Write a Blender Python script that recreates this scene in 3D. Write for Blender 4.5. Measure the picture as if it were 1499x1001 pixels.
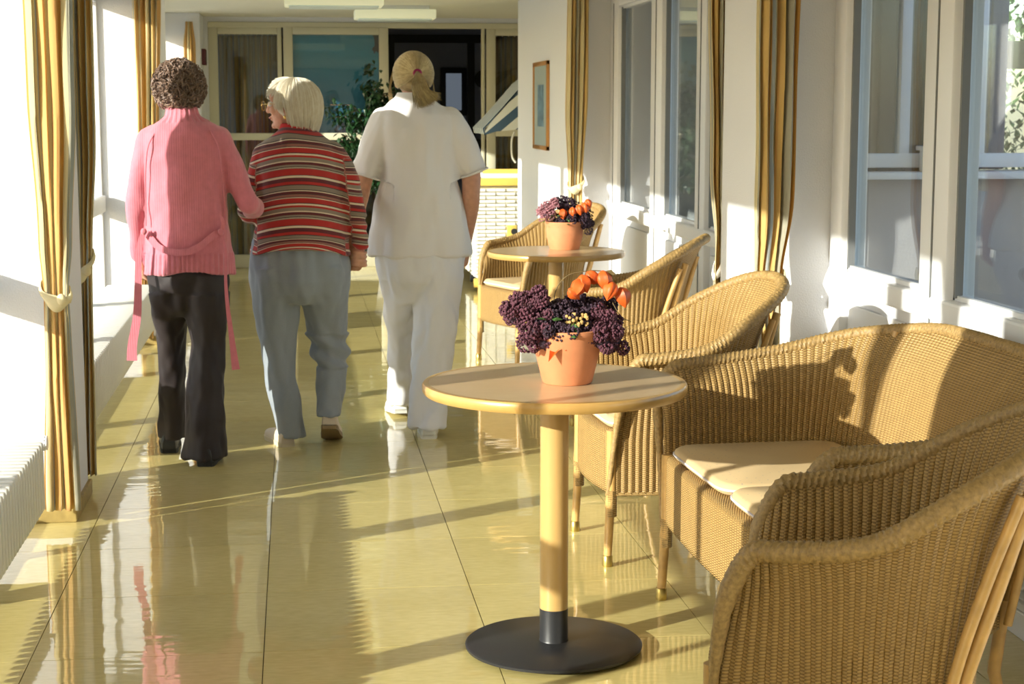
import bpy, bmesh, math, random
import numpy as np
from mathutils import Vector, Matrix, noise
random.seed(7)
PI = math.pi
for o in list(bpy.data.objects): bpy.data.objects.remove(o)
S = bpy.context.scene
COL = S.collection
# ------------------------------------------------------------------ camera, sky, sun, exposure
cam_d = bpy.data.cameras.new('camera'); cam = bpy.data.objects.new('camera', cam_d); COL.objects.link(cam)
cam.location = (0, 0, 1.45)
cam.rotation_euler = (math.radians(90 - 7.756), 0, math.radians(-7.217))
cam_d.sensor_width = 36; cam_d.lens = 2500 / 1499 * 36; cam_d.clip_end = 200; cam_d.clip_start = 0.05
cam_d.dof.use_dof = True; cam_d.dof.focus_distance = 4.3; cam_d.dof.aperture_fstop = 13
S.camera = cam
W = bpy.data.worlds.new('sky'); S.world = W; W.use_nodes = True
wn = W.node_tree.nodes; wl = W.node_tree.links; wn.clear()
wo = wn.new('ShaderNodeOutputWorld'); wb = wn.new('ShaderNodeBackground'); ws = wn.new('ShaderNodeTexSky')
ws.sky_type = 'NISHITA'; ws.sun_disc = False; ws.sun_elevation = math.radians(22); ws.sun_rotation = math.radians(239)
wl.new(ws.outputs[0], wb.inputs[0]); wl.new(wb.outputs[0], wo.inputs[0]); wb.inputs[1].default_value = 0.36
SUND = Vector((1, .61, -.345)).normalized()
sl = bpy.data.lights.new('sun', 'SUN'); sl.energy = 8.9; sl.angle = math.radians(0.6); sl.color = (1, .95, .85)
so = bpy.data.objects.new('sun', sl); COL.objects.link(so); so.rotation_euler = SUND.to_track_quat('-Z', 'Y').to_euler(); so.location = (-6, -3, 6)
S.view_settings.view_transform = 'Standard'; S.view_settings.look = 'None'; S.view_settings.gamma = 1
S.view_settings.use_curve_mapping = False; S.view_settings.exposure = 0.0

# ------------------------------------------------------------------ helpers
class MB:
    def __init__(s): s.v = []; s.f = []; s.uv = []
    def add(s, vs, fs, uvs=None):
        n = len(s.v); s.v += [tuple(p) for p in vs]; s.f += [tuple(i + n for i in f) for f in fs]
        s.uv += list(uvs) if uvs else [(p[0] + p[1], p[2]) for p in vs]
    def box(s, x0, x1, y0, y1, z0, z1, bev=0.0, M=None):
        if bev <= 0:
            vs = [(x, y, z) for x in (x0, x1) for y in (y0, y1) for z in (z0, z1)]
            fs = [(0, 1, 3, 2), (4, 6, 7, 5), (0, 4, 5, 1), (2, 3, 7, 6), (0, 2, 6, 4), (1, 5, 7, 3)]
        else:
            bm = bmesh.new(); bmesh.ops.create_cube(bm, size=1)
            for v in bm.verts: v.co = Vector(((x0 + x1) / 2 + v.co.x * (x1 - x0), (y0 + y1) / 2 + v.co.y * (y1 - y0), (z0 + z1) / 2 + v.co.z * (z1 - z0)))
            bmesh.ops.bevel(bm, geom=bm.edges[:], offset=bev, segments=2, affect='EDGES', profile=.5)
            bm.verts.index_update(); vs = [v.co.copy() for v in bm.verts]; fs = [tuple(v.index for v in f.verts) for f in bm.faces]; bm.free()
        if M: vs = [M @ Vector(p) for p in vs]
        s.add(vs, fs)
    def tube(s, pts, rs, n=8, cap=True, lob=0, tw=0, closed=False, flat=1.0, up=None, ux=None):
        pts = [Vector(p) for p in pts]; m = len(pts)
        if not hasattr(rs, '__len__'): rs = [rs] * m
        T = []
        for i in range(m):
            a = pts[(i - 1) % m] if (closed or i > 0) else pts[0]; b = pts[(i + 1) % m] if (closed or i < m - 1) else pts[-1]
            T.append((b - a).normalized() if (b - a).length > 1e-9 else Vector((0, 0, 1)))
        ref = Vector(up) if up else (Vector((0, 0, 1)) if abs(T[0].z) < .9 else Vector((1, 0, 0)))
        N = (ref - T[0] * ref.dot(T[0])).normalized(); vs = []; uv = []; L = 0
        for i in range(m):
            if i: L += (pts[i] - pts[i - 1]).length
            N = N - T[i] * N.dot(T[i]); N = N.normalized() if N.length > 1e-6 else T[i].orthogonal().normalized(); B = T[i].cross(N)
            for k in range(n):
                a = 2 * PI * k / n; r = rs[i]
                if lob: r *= 1 + .11 * math.cos(lob * a + tw * L)
                vs.append(pts[i] + N * (math.cos(a) * r) + B * (math.sin(a) * r * flat)); uv.append((k / n * .1 if ux is None else ux, L))
        fs = []
        for i in range(m if closed else m - 1):
            j = (i + 1) % m
            for k in range(n): fs.append((i * n + k, i * n + (k + 1) % n, j * n + (k + 1) % n, j * n + k))
        if cap and not closed: fs += [tuple(range(n))[::-1], tuple((m - 1) * n + k for k in range(n))]
        s.add(vs, fs, uv)
    def lathe(s, prof, n=32, c=(0, 0, 0)):
        vs = []; fs = []; uv = []
        for (r, z) in prof:
            for k in range(n):
                a = 2 * PI * k / n; vs.append((c[0] + r * math.cos(a), c[1] + r * math.sin(a), c[2] + z)); uv.append((k / n, z))
        for i in range(len(prof) - 1):
            for k in range(n): fs.append((i * n + k, i * n + (k + 1) % n, (i + 1) * n + (k + 1) % n, (i + 1) * n + k))
        fs += [tuple(range(n))[::-1], tuple((len(prof) - 1) * n + k for k in range(n))]
        s.add(vs, fs, uv)
    def ball(s, c, r, nu=12, nv=8, M=None):
        if not hasattr(r, '__len__'): r = (r, r, r)
        vs = [(0, 0, -1)]; fs = []
        for i in range(1, nv):
            t = PI * i / nv
            for k in range(nu): a = 2 * PI * k / nu; vs.append((math.sin(t) * math.cos(a), math.sin(t) * math.sin(a), -math.cos(t)))
        vs.append((0, 0, 1)); e = len(vs) - 1
        for k in range(nu):
            fs.append((0, 1 + (k + 1) % nu, 1 + k)); b = 1 + (nv - 2) * nu; fs.append((e, b + k, b + (k + 1) % nu))
            for i in range(nv - 2):
                a0 = 1 + i * nu; fs.append((a0 + k, a0 + (k + 1) % nu, a0 + nu + (k + 1) % nu, a0 + nu + k))
        out = []
        for p in vs:
            q = Vector((p[0] * r[0], p[1] * r[1], p[2] * r[2]))
            if M: q = M @ q
            out.append(q + Vector(c))
        s.add(out, fs)
    def rings(s, R, n=28, cap=True):
        """R: list of (cx, cy, cz, rx, ry[, exponent]) horizontal rings"""
        vs = []; fs = []
        for q in R:
            e = q[5] if len(q) > 5 else 2.0
            for k in range(n):
                a = 2 * PI * k / n; c, d = math.cos(a), math.sin(a)
                vs.append((q[0] + q[3] * math.copysign(abs(c) ** (2 / e), c), q[1] + q[4] * math.copysign(abs(d) ** (2 / e), d), q[2]))
        for i in range(len(R) - 1):
            for k in range(n): fs.append((i * n + k, i * n + (k + 1) % n, (i + 1) * n + (k + 1) % n, (i + 1) * n + k))
        if cap: fs += [tuple(range(n))[::-1], tuple((len(R) - 1) * n + k for k in range(n))]
        s.add(vs, fs)
    def build(s, name, mat, parent=None, smooth=True, loc=None, kind=None, mesh=None):
        if mesh is None:
            mesh = bpy.data.meshes.new(name); off = Vector(loc) if loc is not None else Vector((0, 0, 0))
            mesh.from_pydata([(p[0] - off.x, p[1] - off.y, p[2] - off.z) for p in s.v], [], s.f)
            ul = mesh.uv_layers.new(name='UVMap'); idx = np.empty(len(mesh.loops), dtype=np.int32); mesh.loops.foreach_get('vertex_index', idx)
            ul.data.foreach_set('uv', np.array(s.uv, dtype=np.float32)[idx].ravel())
            if smooth: mesh.polygons.foreach_set('use_smooth', [True] * len(mesh.polygons))
            bm = bmesh.new(); bm.from_mesh(mesh); bmesh.ops.recalc_face_normals(bm, faces=bm.faces)
            if smooth:
                for e in bm.edges:
                    if len(e.link_faces) == 2 and e.calc_face_angle(0) > .75: e.smooth = False
            bm.to_mesh(mesh); bm.free(); mesh.materials.append(mat)
        o = bpy.data.objects.new(name, mesh); COL.objects.link(o)
        if parent: o.parent = parent
        elif loc is not None: o.location = loc
        if kind: o['kind'] = kind
        return o
def tag(o, label=None, cat=None, group=None, kind=None):
    if label: o['label'] = label
    if cat: o['category'] = cat
    if group: o['group'] = group
    if kind: o['kind'] = kind
    return o
def empty(name, loc, label, cat, group=None, rz=0):
    o = bpy.data.objects.new(name, None); COL.objects.link(o); o.location = loc; o.rotation_euler.z = rz; o.empty_display_size = .1
    return tag(o, label, cat, group)
def copy_tree(o, parent=None):
    c = o.copy(); COL.objects.link(c); c.parent = parent
    for ch in [x for x in bpy.data.objects if x.parent == o]: copy_tree(ch, c)
    return c
def wp(parent, mb, name, mat, **k):
    """part given in world coordinates, shifted into the frame of its (unrotated) parent"""
    L = parent.location.copy(); q = parent.parent
    while q: L = L + q.location; q = q.parent
    return mb.build(name, mat, parent, loc=L, **k)
def struct(name, mb, mat, parent=None, smooth=False):
    o = mb.build(name, mat, parent, smooth=smooth)
    if not parent: o['kind'] = 'structure'
    return o
def cat(P, n=8):
    P = [Vector(p) for p in P]; Q = [P[0] * 2 - P[1]] + P + [P[-1] * 2 - P[-2]]; out = []
    for i in range(1, len(Q) - 2):
        a, b, c, d = Q[i - 1:i + 3]
        for k in range(n):
            t = k / n; out.append(.5 * ((2 * b) + (c - a) * t + (2 * a - 5 * b + 4 * c - d) * t * t + (3 * b - a - 3 * c + d) * t ** 3))
    out.append(P[-1]); return out
def lerp(a, b, t): return a + (b - a) * t
def prof(tab, x):
    if x <= tab[0][0]: return tab[0][1]
    for (a, b), (c, d) in zip(tab, tab[1:]):
        if x <= c:
            t = (x - a) / (c - a); t = t * t * (3 - 2 * t); return b + (d - b) * t
    return tab[-1][1]

# ------------------------------------------------------------------ materials
def mat(name, col, rough=.6, metal=0, spec=.5, bump=None, noise_amt=0, noise_scale=30, coat=0, sheen=0, emit=None, sub=0):
    m = bpy.data.materials.new(name); m.use_nodes = True; nt = m.node_tree; b = nt.nodes['Principled BSDF']
    b.inputs['Base Color'].default_value = (*col, 1); b.inputs['Roughness'].default_value = rough; b.inputs['Metallic'].default_value = metal
    b.inputs['Specular IOR Level'].default_value = spec; b.inputs['Coat Weight'].default_value = coat; b.inputs['Sheen Weight'].default_value = sheen
    if sub: b.inputs['Subsurface Weight'].default_value = sub; b.inputs['Subsurface Radius'].default_value = (.02, .008, .004)
    if emit: b.inputs['Emission Color'].default_value = (*emit[0], 1); b.inputs['Emission Strength'].default_value = emit[1]
    tc = nt.nodes.new('ShaderNodeTexCoord')
    if noise_amt:
        n = nt.nodes.new('ShaderNodeTexNoise'); n.inputs['Scale'].default_value = noise_scale; n.inputs['Detail'].default_value = 4
        nt.links.new(tc.outputs['Object'], n.inputs['Vector'])
        r = nt.nodes.new('ShaderNodeMapRange'); r.inputs[1].default_value = .3; r.inputs[2].default_value = .7; r.inputs[3].default_value = 1 - noise_amt; r.inputs[4].default_value = 1 + noise_amt * .5
        nt.links.new(n.outputs[0], r.inputs[0])
        mx = nt.nodes.new('ShaderNodeVectorMath'); mx.operation = 'SCALE'; mx.inputs[0].default_value = col; nt.links.new(r.outputs[0], mx.inputs['Scale'])
        nt.links.new(mx.outputs[0], b.inputs['Base Color'])
    if bump:
        n = nt.nodes.new('ShaderNodeTexNoise'); n.inputs['Scale'].default_value = bump[0]; n.inputs['Detail'].default_value = 3
        nt.links.new(tc.outputs['Object'], n.inputs['Vector'])
        bp = nt.nodes.new('ShaderNodeBump'); bp.inputs['Strength'].default_value = bump[1]; bp.inputs['Distance'].default_value = bump[2]
        nt.links.new(n.outputs[0], bp.inputs['Height']); nt.links.new(bp.outputs[0], b.inputs['Normal'])
    return m
def math_(nt, op, a, b=None, clamp=False):
    n = nt.nodes.new('ShaderNodeMath'); n.operation = op; n.use_clamp = clamp
    for i, x in enumerate((a, b)):
        if x is None: continue
        if isinstance(x, (int, float)): n.inputs[i].default_value = x
        else: nt.links.new(x, n.inputs[i])
    return n.outputs[0]
def mixc(nt, f, a, b):
    n = nt.nodes.new('ShaderNodeMix'); n.data_type = 'RGBA'
    if isinstance(f, (int, float)): n.inputs['Factor'].default_value = f
    else: nt.links.new(f, n.inputs['Factor'])
    for s_, x in (('A', a), ('B', b)):
        k = [i for i in n.inputs if i.name == s_ and i.type == 'RGBA'][0]
        if isinstance(x, tuple): k.default_value = (*x, 1)
        else: nt.links.new(x, k)
    return [o for o in n.outputs if o.type == 'RGBA'][0]
def stripes_ramp(nt, src, table, period):
    """repeating constant stripes; table of (width, colour)"""
    f = math_(nt, 'FRACT', math_(nt, 'DIVIDE', src, period))
    r = nt.nodes.new('ShaderNodeValToRGB'); r.color_ramp.interpolation = 'CONSTANT'; tot = sum(t[0] for t in table); x = 0
    els = r.color_ramp.elements
    for i, (w, c) in enumerate(table):
        e = els[i] if i < 2 else els.new(min(.999, x / tot)); e.position = min(.999, x / tot); e.color = (*c, 1); x += w
    nt.links.new(f, r.inputs[0]); return r.outputs[0]

WALL = mat('wall_paint', (.77, .775, .81), .85, bump=(160, .5, .004))  # blue cast mixed into the colour to cancel yellow floor bounce
CEIL = mat('ceiling_paint', (.74, .72, .62), .9)
WHITE = mat('white_lacquer', (.78, .785, .81), .35)  # same faint blue in the colour, set against the floor's yellow bounce
FRAMEM = mat('cream_frame_paint', (.62, .59, .44), .5)
GASKET = mat('grey_gasket', (.16, .165, .17), .5)
RADI = mat('radiator_enamel', (.80, .79, .74), .35)
PLINTH = mat('ochre_plinth', (.40, .29, .10), .4, noise_amt=.2)
BLACKM = mat('black_steel', (.02, .02, .022), .38, bump=(900, .2, .0005))
BRASS = mat('brass', (.55, .40, .12), .35, metal=.9)
TERRA = mat('terracotta', (.70, .27, .12), .75, noise_amt=.14, noise_scale=14, bump=(200, .15, .001))
SOIL = mat('soil', (.05, .03, .02), .95)
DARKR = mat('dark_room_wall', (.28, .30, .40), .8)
def glass_mat(name, tint=(1, 1, 1), refl=1.0):
    m = bpy.data.materials.new(name); m.use_nodes = True; nt = m.node_tree; nt.nodes.clear()
    o = nt.nodes.new('ShaderNodeOutputMaterial'); t = nt.nodes.new('ShaderNodeBsdfTransparent'); t.inputs[0].default_value = (*tint, 1)
    g = nt.nodes.new('ShaderNodeBsdfGlossy'); g.inputs['Roughness'].default_value = .01; g.inputs[0].default_value = (1, 1, 1, 1)
    fr = nt.nodes.new('ShaderNodeFresnel'); ge = nt.nodes.new('ShaderNodeNewGeometry'); nt.links.new(math_(nt, 'ADD', math_(nt, 'MULTIPLY', ge.outputs['Backfacing'], 1 / 1.52 - 1.52), 1.52), fr.inputs[0])
    f = math_(nt, 'MULTIPLY', fr.outputs[0], refl, True); mx = nt.nodes.new('ShaderNodeMixShader')
    nt.links.new(f, mx.inputs[0]); nt.links.new(t.outputs[0], mx.inputs[1]); nt.links.new(g.outputs[0], mx.inputs[2]); nt.links.new(mx.outputs[0], o.inputs[0])
    return m
GLASS = glass_mat('window_glass', (.96, .98, .97), 1.0)

def floor_mat():
    m = bpy.data.materials.new('linoleum_tile'); m.use_nodes = True; nt = m.node_tree; b = nt.nodes['Principled BSDF']
    tc = nt.nodes.new('ShaderNodeTexCoord'); geo = nt.nodes.new('ShaderNodeNewGeometry'); oi = nt.nodes.new('ShaderNodeObjectInfo')
    mp = nt.nodes.new('ShaderNodeMapping'); mp.inputs['Scale'].default_value = (14, 45, 1); nt.links.new(geo.outputs['Position'], mp.inputs[0])
    n = nt.nodes.new('ShaderNodeTexNoise'); n.inputs['Scale'].default_value = 1.6; n.inputs['Detail'].default_value = 5; nt.links.new(mp.outputs[0], n.inputs['Vector'])
    n2 = nt.nodes.new('ShaderNodeTexNoise'); n2.inputs['Scale'].default_value = 2.5; n2.inputs['Detail'].default_value = 3; nt.links.new(geo.outputs['Position'], n2.inputs['Vector'])
    f = math_(nt, 'ADD', math_(nt, 'MULTIPLY', n.outputs[0], .55), math_(nt, 'MULTIPLY', n2.outputs[0], .45))
    r = nt.nodes.new('ShaderNodeValToRGB'); e = r.color_ramp.elements
    e[0].position = .3; e[0].color = (.62, .50, .165, 1); e[1].position = .7; e[1].color = (.82, .69, .29, 1)
    nt.links.new(f, r.inputs[0])
    v = math_(nt, 'ADD', .94, math_(nt, 'MULTIPLY', oi.outputs['Random'], .1))
    sc = nt.nodes.new('ShaderNodeVectorMath'); sc.operation = 'SCALE'; nt.links.new(r.outputs[0], sc.inputs[0]); nt.links.new(v, sc.inputs['Scale'])
    nt.links.new(sc.outputs[0], b.inputs['Base Color'])
    b.inputs['Roughness'].default_value = .5; b.inputs['Coat Weight'].default_value = 1.0; b.inputs['Coat Roughness'].default_value = .03; b.inputs['Coat IOR'].default_value = 1.75
    w = nt.nodes.new('ShaderNodeTexNoise'); w.inputs['Scale'].default_value = 1.0; w.inputs['Detail'].default_value = 2
    mp2 = nt.nodes.new('ShaderNodeMapping'); mp2.inputs['Scale'].default_value = (3, 9, 1); nt.links.new(geo.outputs['Position'], mp2.inputs[0]); nt.links.new(mp2.outputs[0], w.inputs['Vector'])
    bp = nt.nodes.new('ShaderNodeBump'); bp.inputs['Strength'].default_value = .35; bp.inputs['Distance'].default_value = .004
    nt.links.new(w.outputs[0], bp.inputs['Height']); nt.links.new(bp.outputs[0], b.inputs['Coat Normal'])
    return m
FLOOR = floor_mat()
JOINT = mat('tile_joint', (.17, .13, .06), .8)

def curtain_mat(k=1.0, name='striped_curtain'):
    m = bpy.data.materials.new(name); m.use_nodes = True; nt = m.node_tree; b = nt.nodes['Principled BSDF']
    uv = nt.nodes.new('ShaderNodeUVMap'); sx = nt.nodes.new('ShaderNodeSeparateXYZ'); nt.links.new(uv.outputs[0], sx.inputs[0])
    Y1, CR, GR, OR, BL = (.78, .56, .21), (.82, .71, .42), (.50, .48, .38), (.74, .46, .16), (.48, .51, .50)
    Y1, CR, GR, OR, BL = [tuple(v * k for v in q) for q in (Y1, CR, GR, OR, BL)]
    c = stripes_ramp(nt, sx.outputs[0], [(4, Y1), (2, CR), (2.2, GR), (1, CR), (1.4, BL), (4, Y1), (1.2, OR), (3, CR), (1.2, GR), (.7, CR), (1.2, BL), (3, OR), (2, Y1)], .30)
    edge = math_(nt, 'LESS_THAN', sx.outputs[0], .045)
    c2 = mixc(nt, edge, c, (.64 * k, .35 * k, .085 * k))
    n = nt.nodes.new('ShaderNodeTexNoise'); n.inputs['Scale'].default_value = 120; tc = nt.nodes.new('ShaderNodeTexCoord'); nt.links.new(tc.outputs['Object'], n.inputs['Vector'])
    bp = nt.nodes.new('ShaderNodeBump'); bp.inputs['Strength'].default_value = .3; bp.inputs['Distance'].default_value = .002; nt.links.new(n.outputs[0], bp.inputs['Height'])
    nt.links.new(bp.outputs[0], b.inputs['Normal'])
    nt.links.new(c2, b.inputs['Base Color']); b.inputs['Roughness'].default_value = .85; b.inputs['Sheen Weight'].default_value = .2
    tr = nt.nodes.new('ShaderNodeBsdfTranslucent'); nt.links.new(c2, tr.inputs[0]); mx = nt.nodes.new('ShaderNodeMixShader'); mx.inputs[0].default_value = .42
    out = nt.nodes['Material Output']; nt.links.new(b.outputs[0], mx.inputs[1]); nt.links.new(tr.outputs[0], mx.inputs[2]); nt.links.new(mx.outputs[0], out.inputs[0])
    return m
CURT = curtain_mat()
TIE = mat('cream_tieback_cloth', (.80, .68, .40), .85)
TIE2 = mat('striped_tieback_cloth', (.78, .72, .62), .85)

def weave_mat(name, base, dark):
    m = bpy.data.materials.new(name); m.use_nodes = True; nt = m.node_tree; b = nt.nodes['Principled BSDF']
    uv = nt.nodes.new('ShaderNodeUVMap'); sx = nt.nodes.new('ShaderNodeSeparateXYZ'); nt.links.new(uv.outputs[0], sx.inputs[0])
    u = math_(nt, 'DIVIDE', sx.outputs[0], .0095); v = math_(nt, 'DIVIDE', sx.outputs[1], .0066)
    uu = math_(nt, 'SINE', math_(nt, 'MULTIPLY', u, PI)); ch = math_(nt, 'MULTIPLY', math_(nt, 'SIGN', uu), PI / 2)
    vv = math_(nt, 'SINE', math_(nt, 'ADD', math_(nt, 'MULTIPLY', v, 2 * PI), ch))
    h = math_(nt, 'ADD', math_(nt, 'MULTIPLY', vv, .5), math_(nt, 'MULTIPLY', math_(nt, 'ABSOLUTE', uu), .5))
    f = math_(nt, 'ADD', math_(nt, 'MULTIPLY', h, .6), .42, True)
    n = nt.nodes.new('ShaderNodeTexNoise'); n.inputs['Scale'].default_value = 22; n.inputs['Detail'].default_value = 4; tc = nt.nodes.new('ShaderNodeTexCoord'); nt.links.new(tc.outputs['Object'], n.inputs['Vector'])
    base2 = mixc(nt, n.outputs[0], tuple(c * .82 for c in base), tuple(min(1, c * 1.15) for c in base))
    c = mixc(nt, f, dark, base2); nt.links.new(c, b.inputs['Base Color']); b.inputs['Roughness'].default_value = .48; b.inputs['Specular IOR Level'].default_value = .4
    bp = nt.nodes.new('ShaderNodeBump'); bp.inputs['Strength'].default_value = .8; bp.inputs['Distance'].default_value = .0022; nt.links.new(h, bp.inputs['Height']); nt.links.new(bp.outputs[0], b.inputs['Normal'])
    return m
WEAVE = weave_mat('golden_woven_cane', (.48, .305, .108), (.12, .062, .018))
BRAID = mat('cane_braid', (.37, .235, .085), .5, noise_amt=.35, noise_scale=120, bump=(260, .6, .002))
CANE = mat('cane_pole', (.60, .36, .12), .35, noise_amt=.2, noise_scale=25)
def cushion_mat():
    m = mat('cream_cushion', (.60, .44, .24), .8, bump=(300, .15, .001)); nt = m.node_tree; b = nt.nodes['Principled BSDF']
    tc = nt.nodes.new('ShaderNodeTexCoord'); vo = nt.nodes.new('ShaderNodeTexVoronoi'); vo.inputs['Scale'].default_value = 38; vo.inputs['Randomness'].default_value = .25
    nt.links.new(tc.outputs['Object'], vo.inputs['Vector']); f = math_(nt, 'LESS_THAN', vo.outputs['Distance'], .09)
    nt.links.new(mixc(nt, f, (.60, .44, .24), (.38, .30, .24)), b.inputs['Base Color']); return m
CUSH = cushion_mat()
def wood_mat(name, a, b_, scale=(2, 40, 2), rough=.3, coat=.4):
    m = bpy.data.materials.new(name); m.use_nodes = True; nt = m.node_tree; b = nt.nodes['Principled BSDF']
    tc = nt.nodes.new('ShaderNodeTexCoord'); mp = nt.nodes.new('ShaderNodeMapping'); mp.inputs['Scale'].default_value = scale; nt.links.new(tc.outputs['Object'], mp.inputs[0])
    n = nt.nodes.new('ShaderNodeTexNoise'); n.inputs['Scale'].default_value = 3; n.inputs['Detail'].default_value = 6; nt.links.new(mp.outputs[0], n.inputs['Vector'])
    nt.links.new(mixc(nt, n.outputs[0], a, b_), b.inputs['Base Color']); b.inputs['Roughness'].default_value = rough; b.inputs['Coat Weight'].default_value = coat; b.inputs['Coat Roughness'].default_value = .15
    return m
TOPW = wood_mat('birch_table_top', (.50, .34, .18), (.60, .43, .245), (3, 30, 3), .35, .35)
EDGEW = wood_mat('beech_edge', (.50, .28, .075), (.58, .35, .11), (10, 10, 2))
POLEW = wood_mat('beech_column', (.50, .30, .095), (.60, .39, .15), (14, 14, 1.2))
SKIN = mat('skin', (.62, .32, .21), .5, sub=.15, noise_amt=.12, noise_scale=50)

# ------------------------------------------------------------------ setting
YEND, YBACK = 15.9, -4.0
CZ = 2.28
m = MB(); m.box(-1.35, 3.4, YBACK, YEND + 5, -.25, -.006); FL = struct('floor', m, JOINT)
xs = [-1.325, -.72, -.105, .51, 1.125, 1.74, 2.355, 2.97]
y = 3.917 - 2 * .58; rows = []
while y < YEND: rows.append(y); y += .581
tilemesh = {}
for ri, y0 in enumerate(rows):
    y1 = min(y0 + .581, YEND)
    for ci in range(len(xs) - 1):
        if ci >= 5 and y1 < 13.2 and xs[ci] > 2.1: continue
        w = xs[ci + 1] - xs[ci]; key = (round(w, 3), round(y1 - y0, 3))
        if key not in tilemesh:
            t = MB(); t.box(0, w - .0026, 0, y1 - y0 - .0022, -.006, 0); o = t.build('floor_tile', FLOOR, FL, smooth=False); tilemesh[key] = o.data
        else:
            o = bpy.data.objects.new('floor_tile', tilemesh[key]); COL.objects.link(o); o.parent = FL
        o.location = (xs[ci] + .0016, y0 + .0011, 0)
m = MB(); m.box(-1.325, 2.1, YBACK, rows[0], -.006, 0); o = m.build('floor_covering', FLOOR, FL, smooth=False)
m = MB(); m.box(-1.6, 3.4, YBACK, YEND + 5, CZ, CZ + .2); struct('ceiling', m, CEIL)

# left side: piers, head wall, windows
LW = [(-3.0, -2.45), (1.47, 2.0), (6.07, 6.52), (10.72, 11.2), (15.3, YEND)]
m = MB(); m.box(-1.26, -1.14, YBACK, YEND + .0, 2.17, CZ); LEFT = struct('wall_left', m, WALL)
for i, (a, b) in enumerate(LW):
    m = MB(); m.box(-1.26, -.80, a, b, 0, CZ, bev=.006); struct('wall_left', m, WALL)
    m = MB(); m.box(-1.15, -.786, a - .012, b + .012, 0, .055, bev=.004); o = struct('baseboard_left', m, PLINTH)
bays = [(-4.0, -3.0), (-2.45, 1.47), (2.0, 6.07), (6.52, 10.72), (11.2, 15.3)]
muls = {1: (-1.1, .2), 2: (3.52, 4.92), 3: (7.75, 9.27), 4: (12.4, 13.9)}
wi = 1
def window_left(a, b, ms, n):
    x0, x1 = -1.25, -1.17
    f = MB(); f.box(x0, x1, a, b, 0, .10, .004); f.box(x0, x1, a, b, 2.09, 2.17, .004); f.box(x0, x1, a, a + .07, .10, 2.09, .004); f.box(x0, x1, b - .025, b, .10, 2.09, .004)
    root = struct('window_%d' % n, f, WHITE)
    t = MB(); t.box(x0 - .01, x1 + .02, a + .07, b - .025, .83, .93, .006); t.build('transom', WHITE, root)
    for y_ in ms:
        hw_ = .05; t = MB(); t.box(x0 - .005, x1 + .012, y_ - hw_, y_ + hw_, .10, 2.09, .006); t.build('mullion', WHITE, root)
        t = MB(); t.box(x1 + .012, x1 + .016, y_ - .006, y_ + .006, .12, 2.07); t.build('gasket', GASKET, root)
    ys = [a + .07] + [q for y_ in ms for q in (y_ - .05, y_ + .05)] + [b - .025]
    for k in range(0, len(ys), 2):
        for z0, z1 in ((.10, .83), (.93, 2.09)):
            t = MB(); t.box(-1.215, -1.209, ys[k], ys[k + 1], z0, z1); t.build('glass_pane', GLASS, root, smooth=False)
for bi, (a, b) in enumerate(bays):
    window_left(a, b, muls.get(bi, ()), wi); wi += 1

def radiator(y0, y1, z0, z1, label, fx0=-1.13, fx1=-.845, valve=False):
    R = empty('radiator', ((fx0 + fx1) / 2, (y0 + y1) / 2, z0), label, 'radiator')
    b = MB(); b.box(fx0 + .012, fx1 - .012, y0, y1, z0 + .012, z1 - .012, .004); wp(R, b, 'radiator_body', RADI)
    f = MB(); y_ = y0 + .02
    while y_ < y1 - .01:
        f.box(fx0, fx1, y_ - .015, y_ + .015, z0, z1, .007); y_ += .05
    wp(R, f, 'radiator_fins', RADI, kind='stuff')
    for yy in (y0 + .3, y1 - .3):
        t = MB(); t.box(fx0 - .04, fx0 + .03, yy - .02, yy + .02, 0, z1 - .05, .003); wp(R, t, 'bracket', RADI)
    if valve:
        t = MB(); t.tube([(-.93, y1 - .01, z1 - .03), (-.93, y1 + .03, z1 - .03)], .02, 12); t.tube([(-.93, y1 + .04, z1 - .015), (-.84, y1 + .04, z1 - .015)], .025, 16)
        for k in range(12):
            a_ = 2 * PI * k / 12; t.box(-.895, -.848, -.003, .003, -.002, .002, 0, Matrix.Translation((0, y1 + .04, z1 - .015)) @ Matrix.Rotation(a_, 4, 'X') @ Matrix.Translation((0, 0, .025)))
        wp(R, t, 'thermostat_valve', WHITE)
    return R
radiator(2.2, 5.75, .125, .355, 'low white finned radiator at the left edge with a thermostat valve', valve=True)
radiator(6.95, 10.45, .15, .405, 'low white finned radiator beyond the first left pier, behind the woman in pink')
radiator(11.5, 15.1, .15, .405, 'low white finned radiator along the farthest left window')

# right side
XR, XP = 2.0, 1.70
m = MB(); m.box(2.0, 2.25, YBACK, 13.3, 2.17, CZ); struct('wall_right', m, WALL)
for (a, b) in ((1.5, 2.05), (6.2, 6.72)):
    m = MB(); m.box(XP, 2.09, a, b, 0, CZ, bev=.006); struct('wall_right', m, WALL)
    m = MB(); m.box(XP - .012, 2.02, a - .012, b + .012, 0, .08, bev=.004); struct('baseboard_right', m, WHITE)
m = MB(); m.box(1.73, 3.4, 10.75, 13.3, 0, CZ, bev=.006); struct('wall_right', m, WALL)
m = MB(); m.box(1.718, 1.735, 10.74, 13.31, 0, .08, bev=.003); struct('baseboard_right', m, WHITE)
m = MB(); m.box(3.2, 3.4, 13.3, YEND, 0, CZ); struct('wall_right', m, WALL)
m = MB(); m.box(-1.36, 3.4, YBACK - .2, YBACK, 0, CZ); struct('wall_back', m, WALL)
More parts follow.
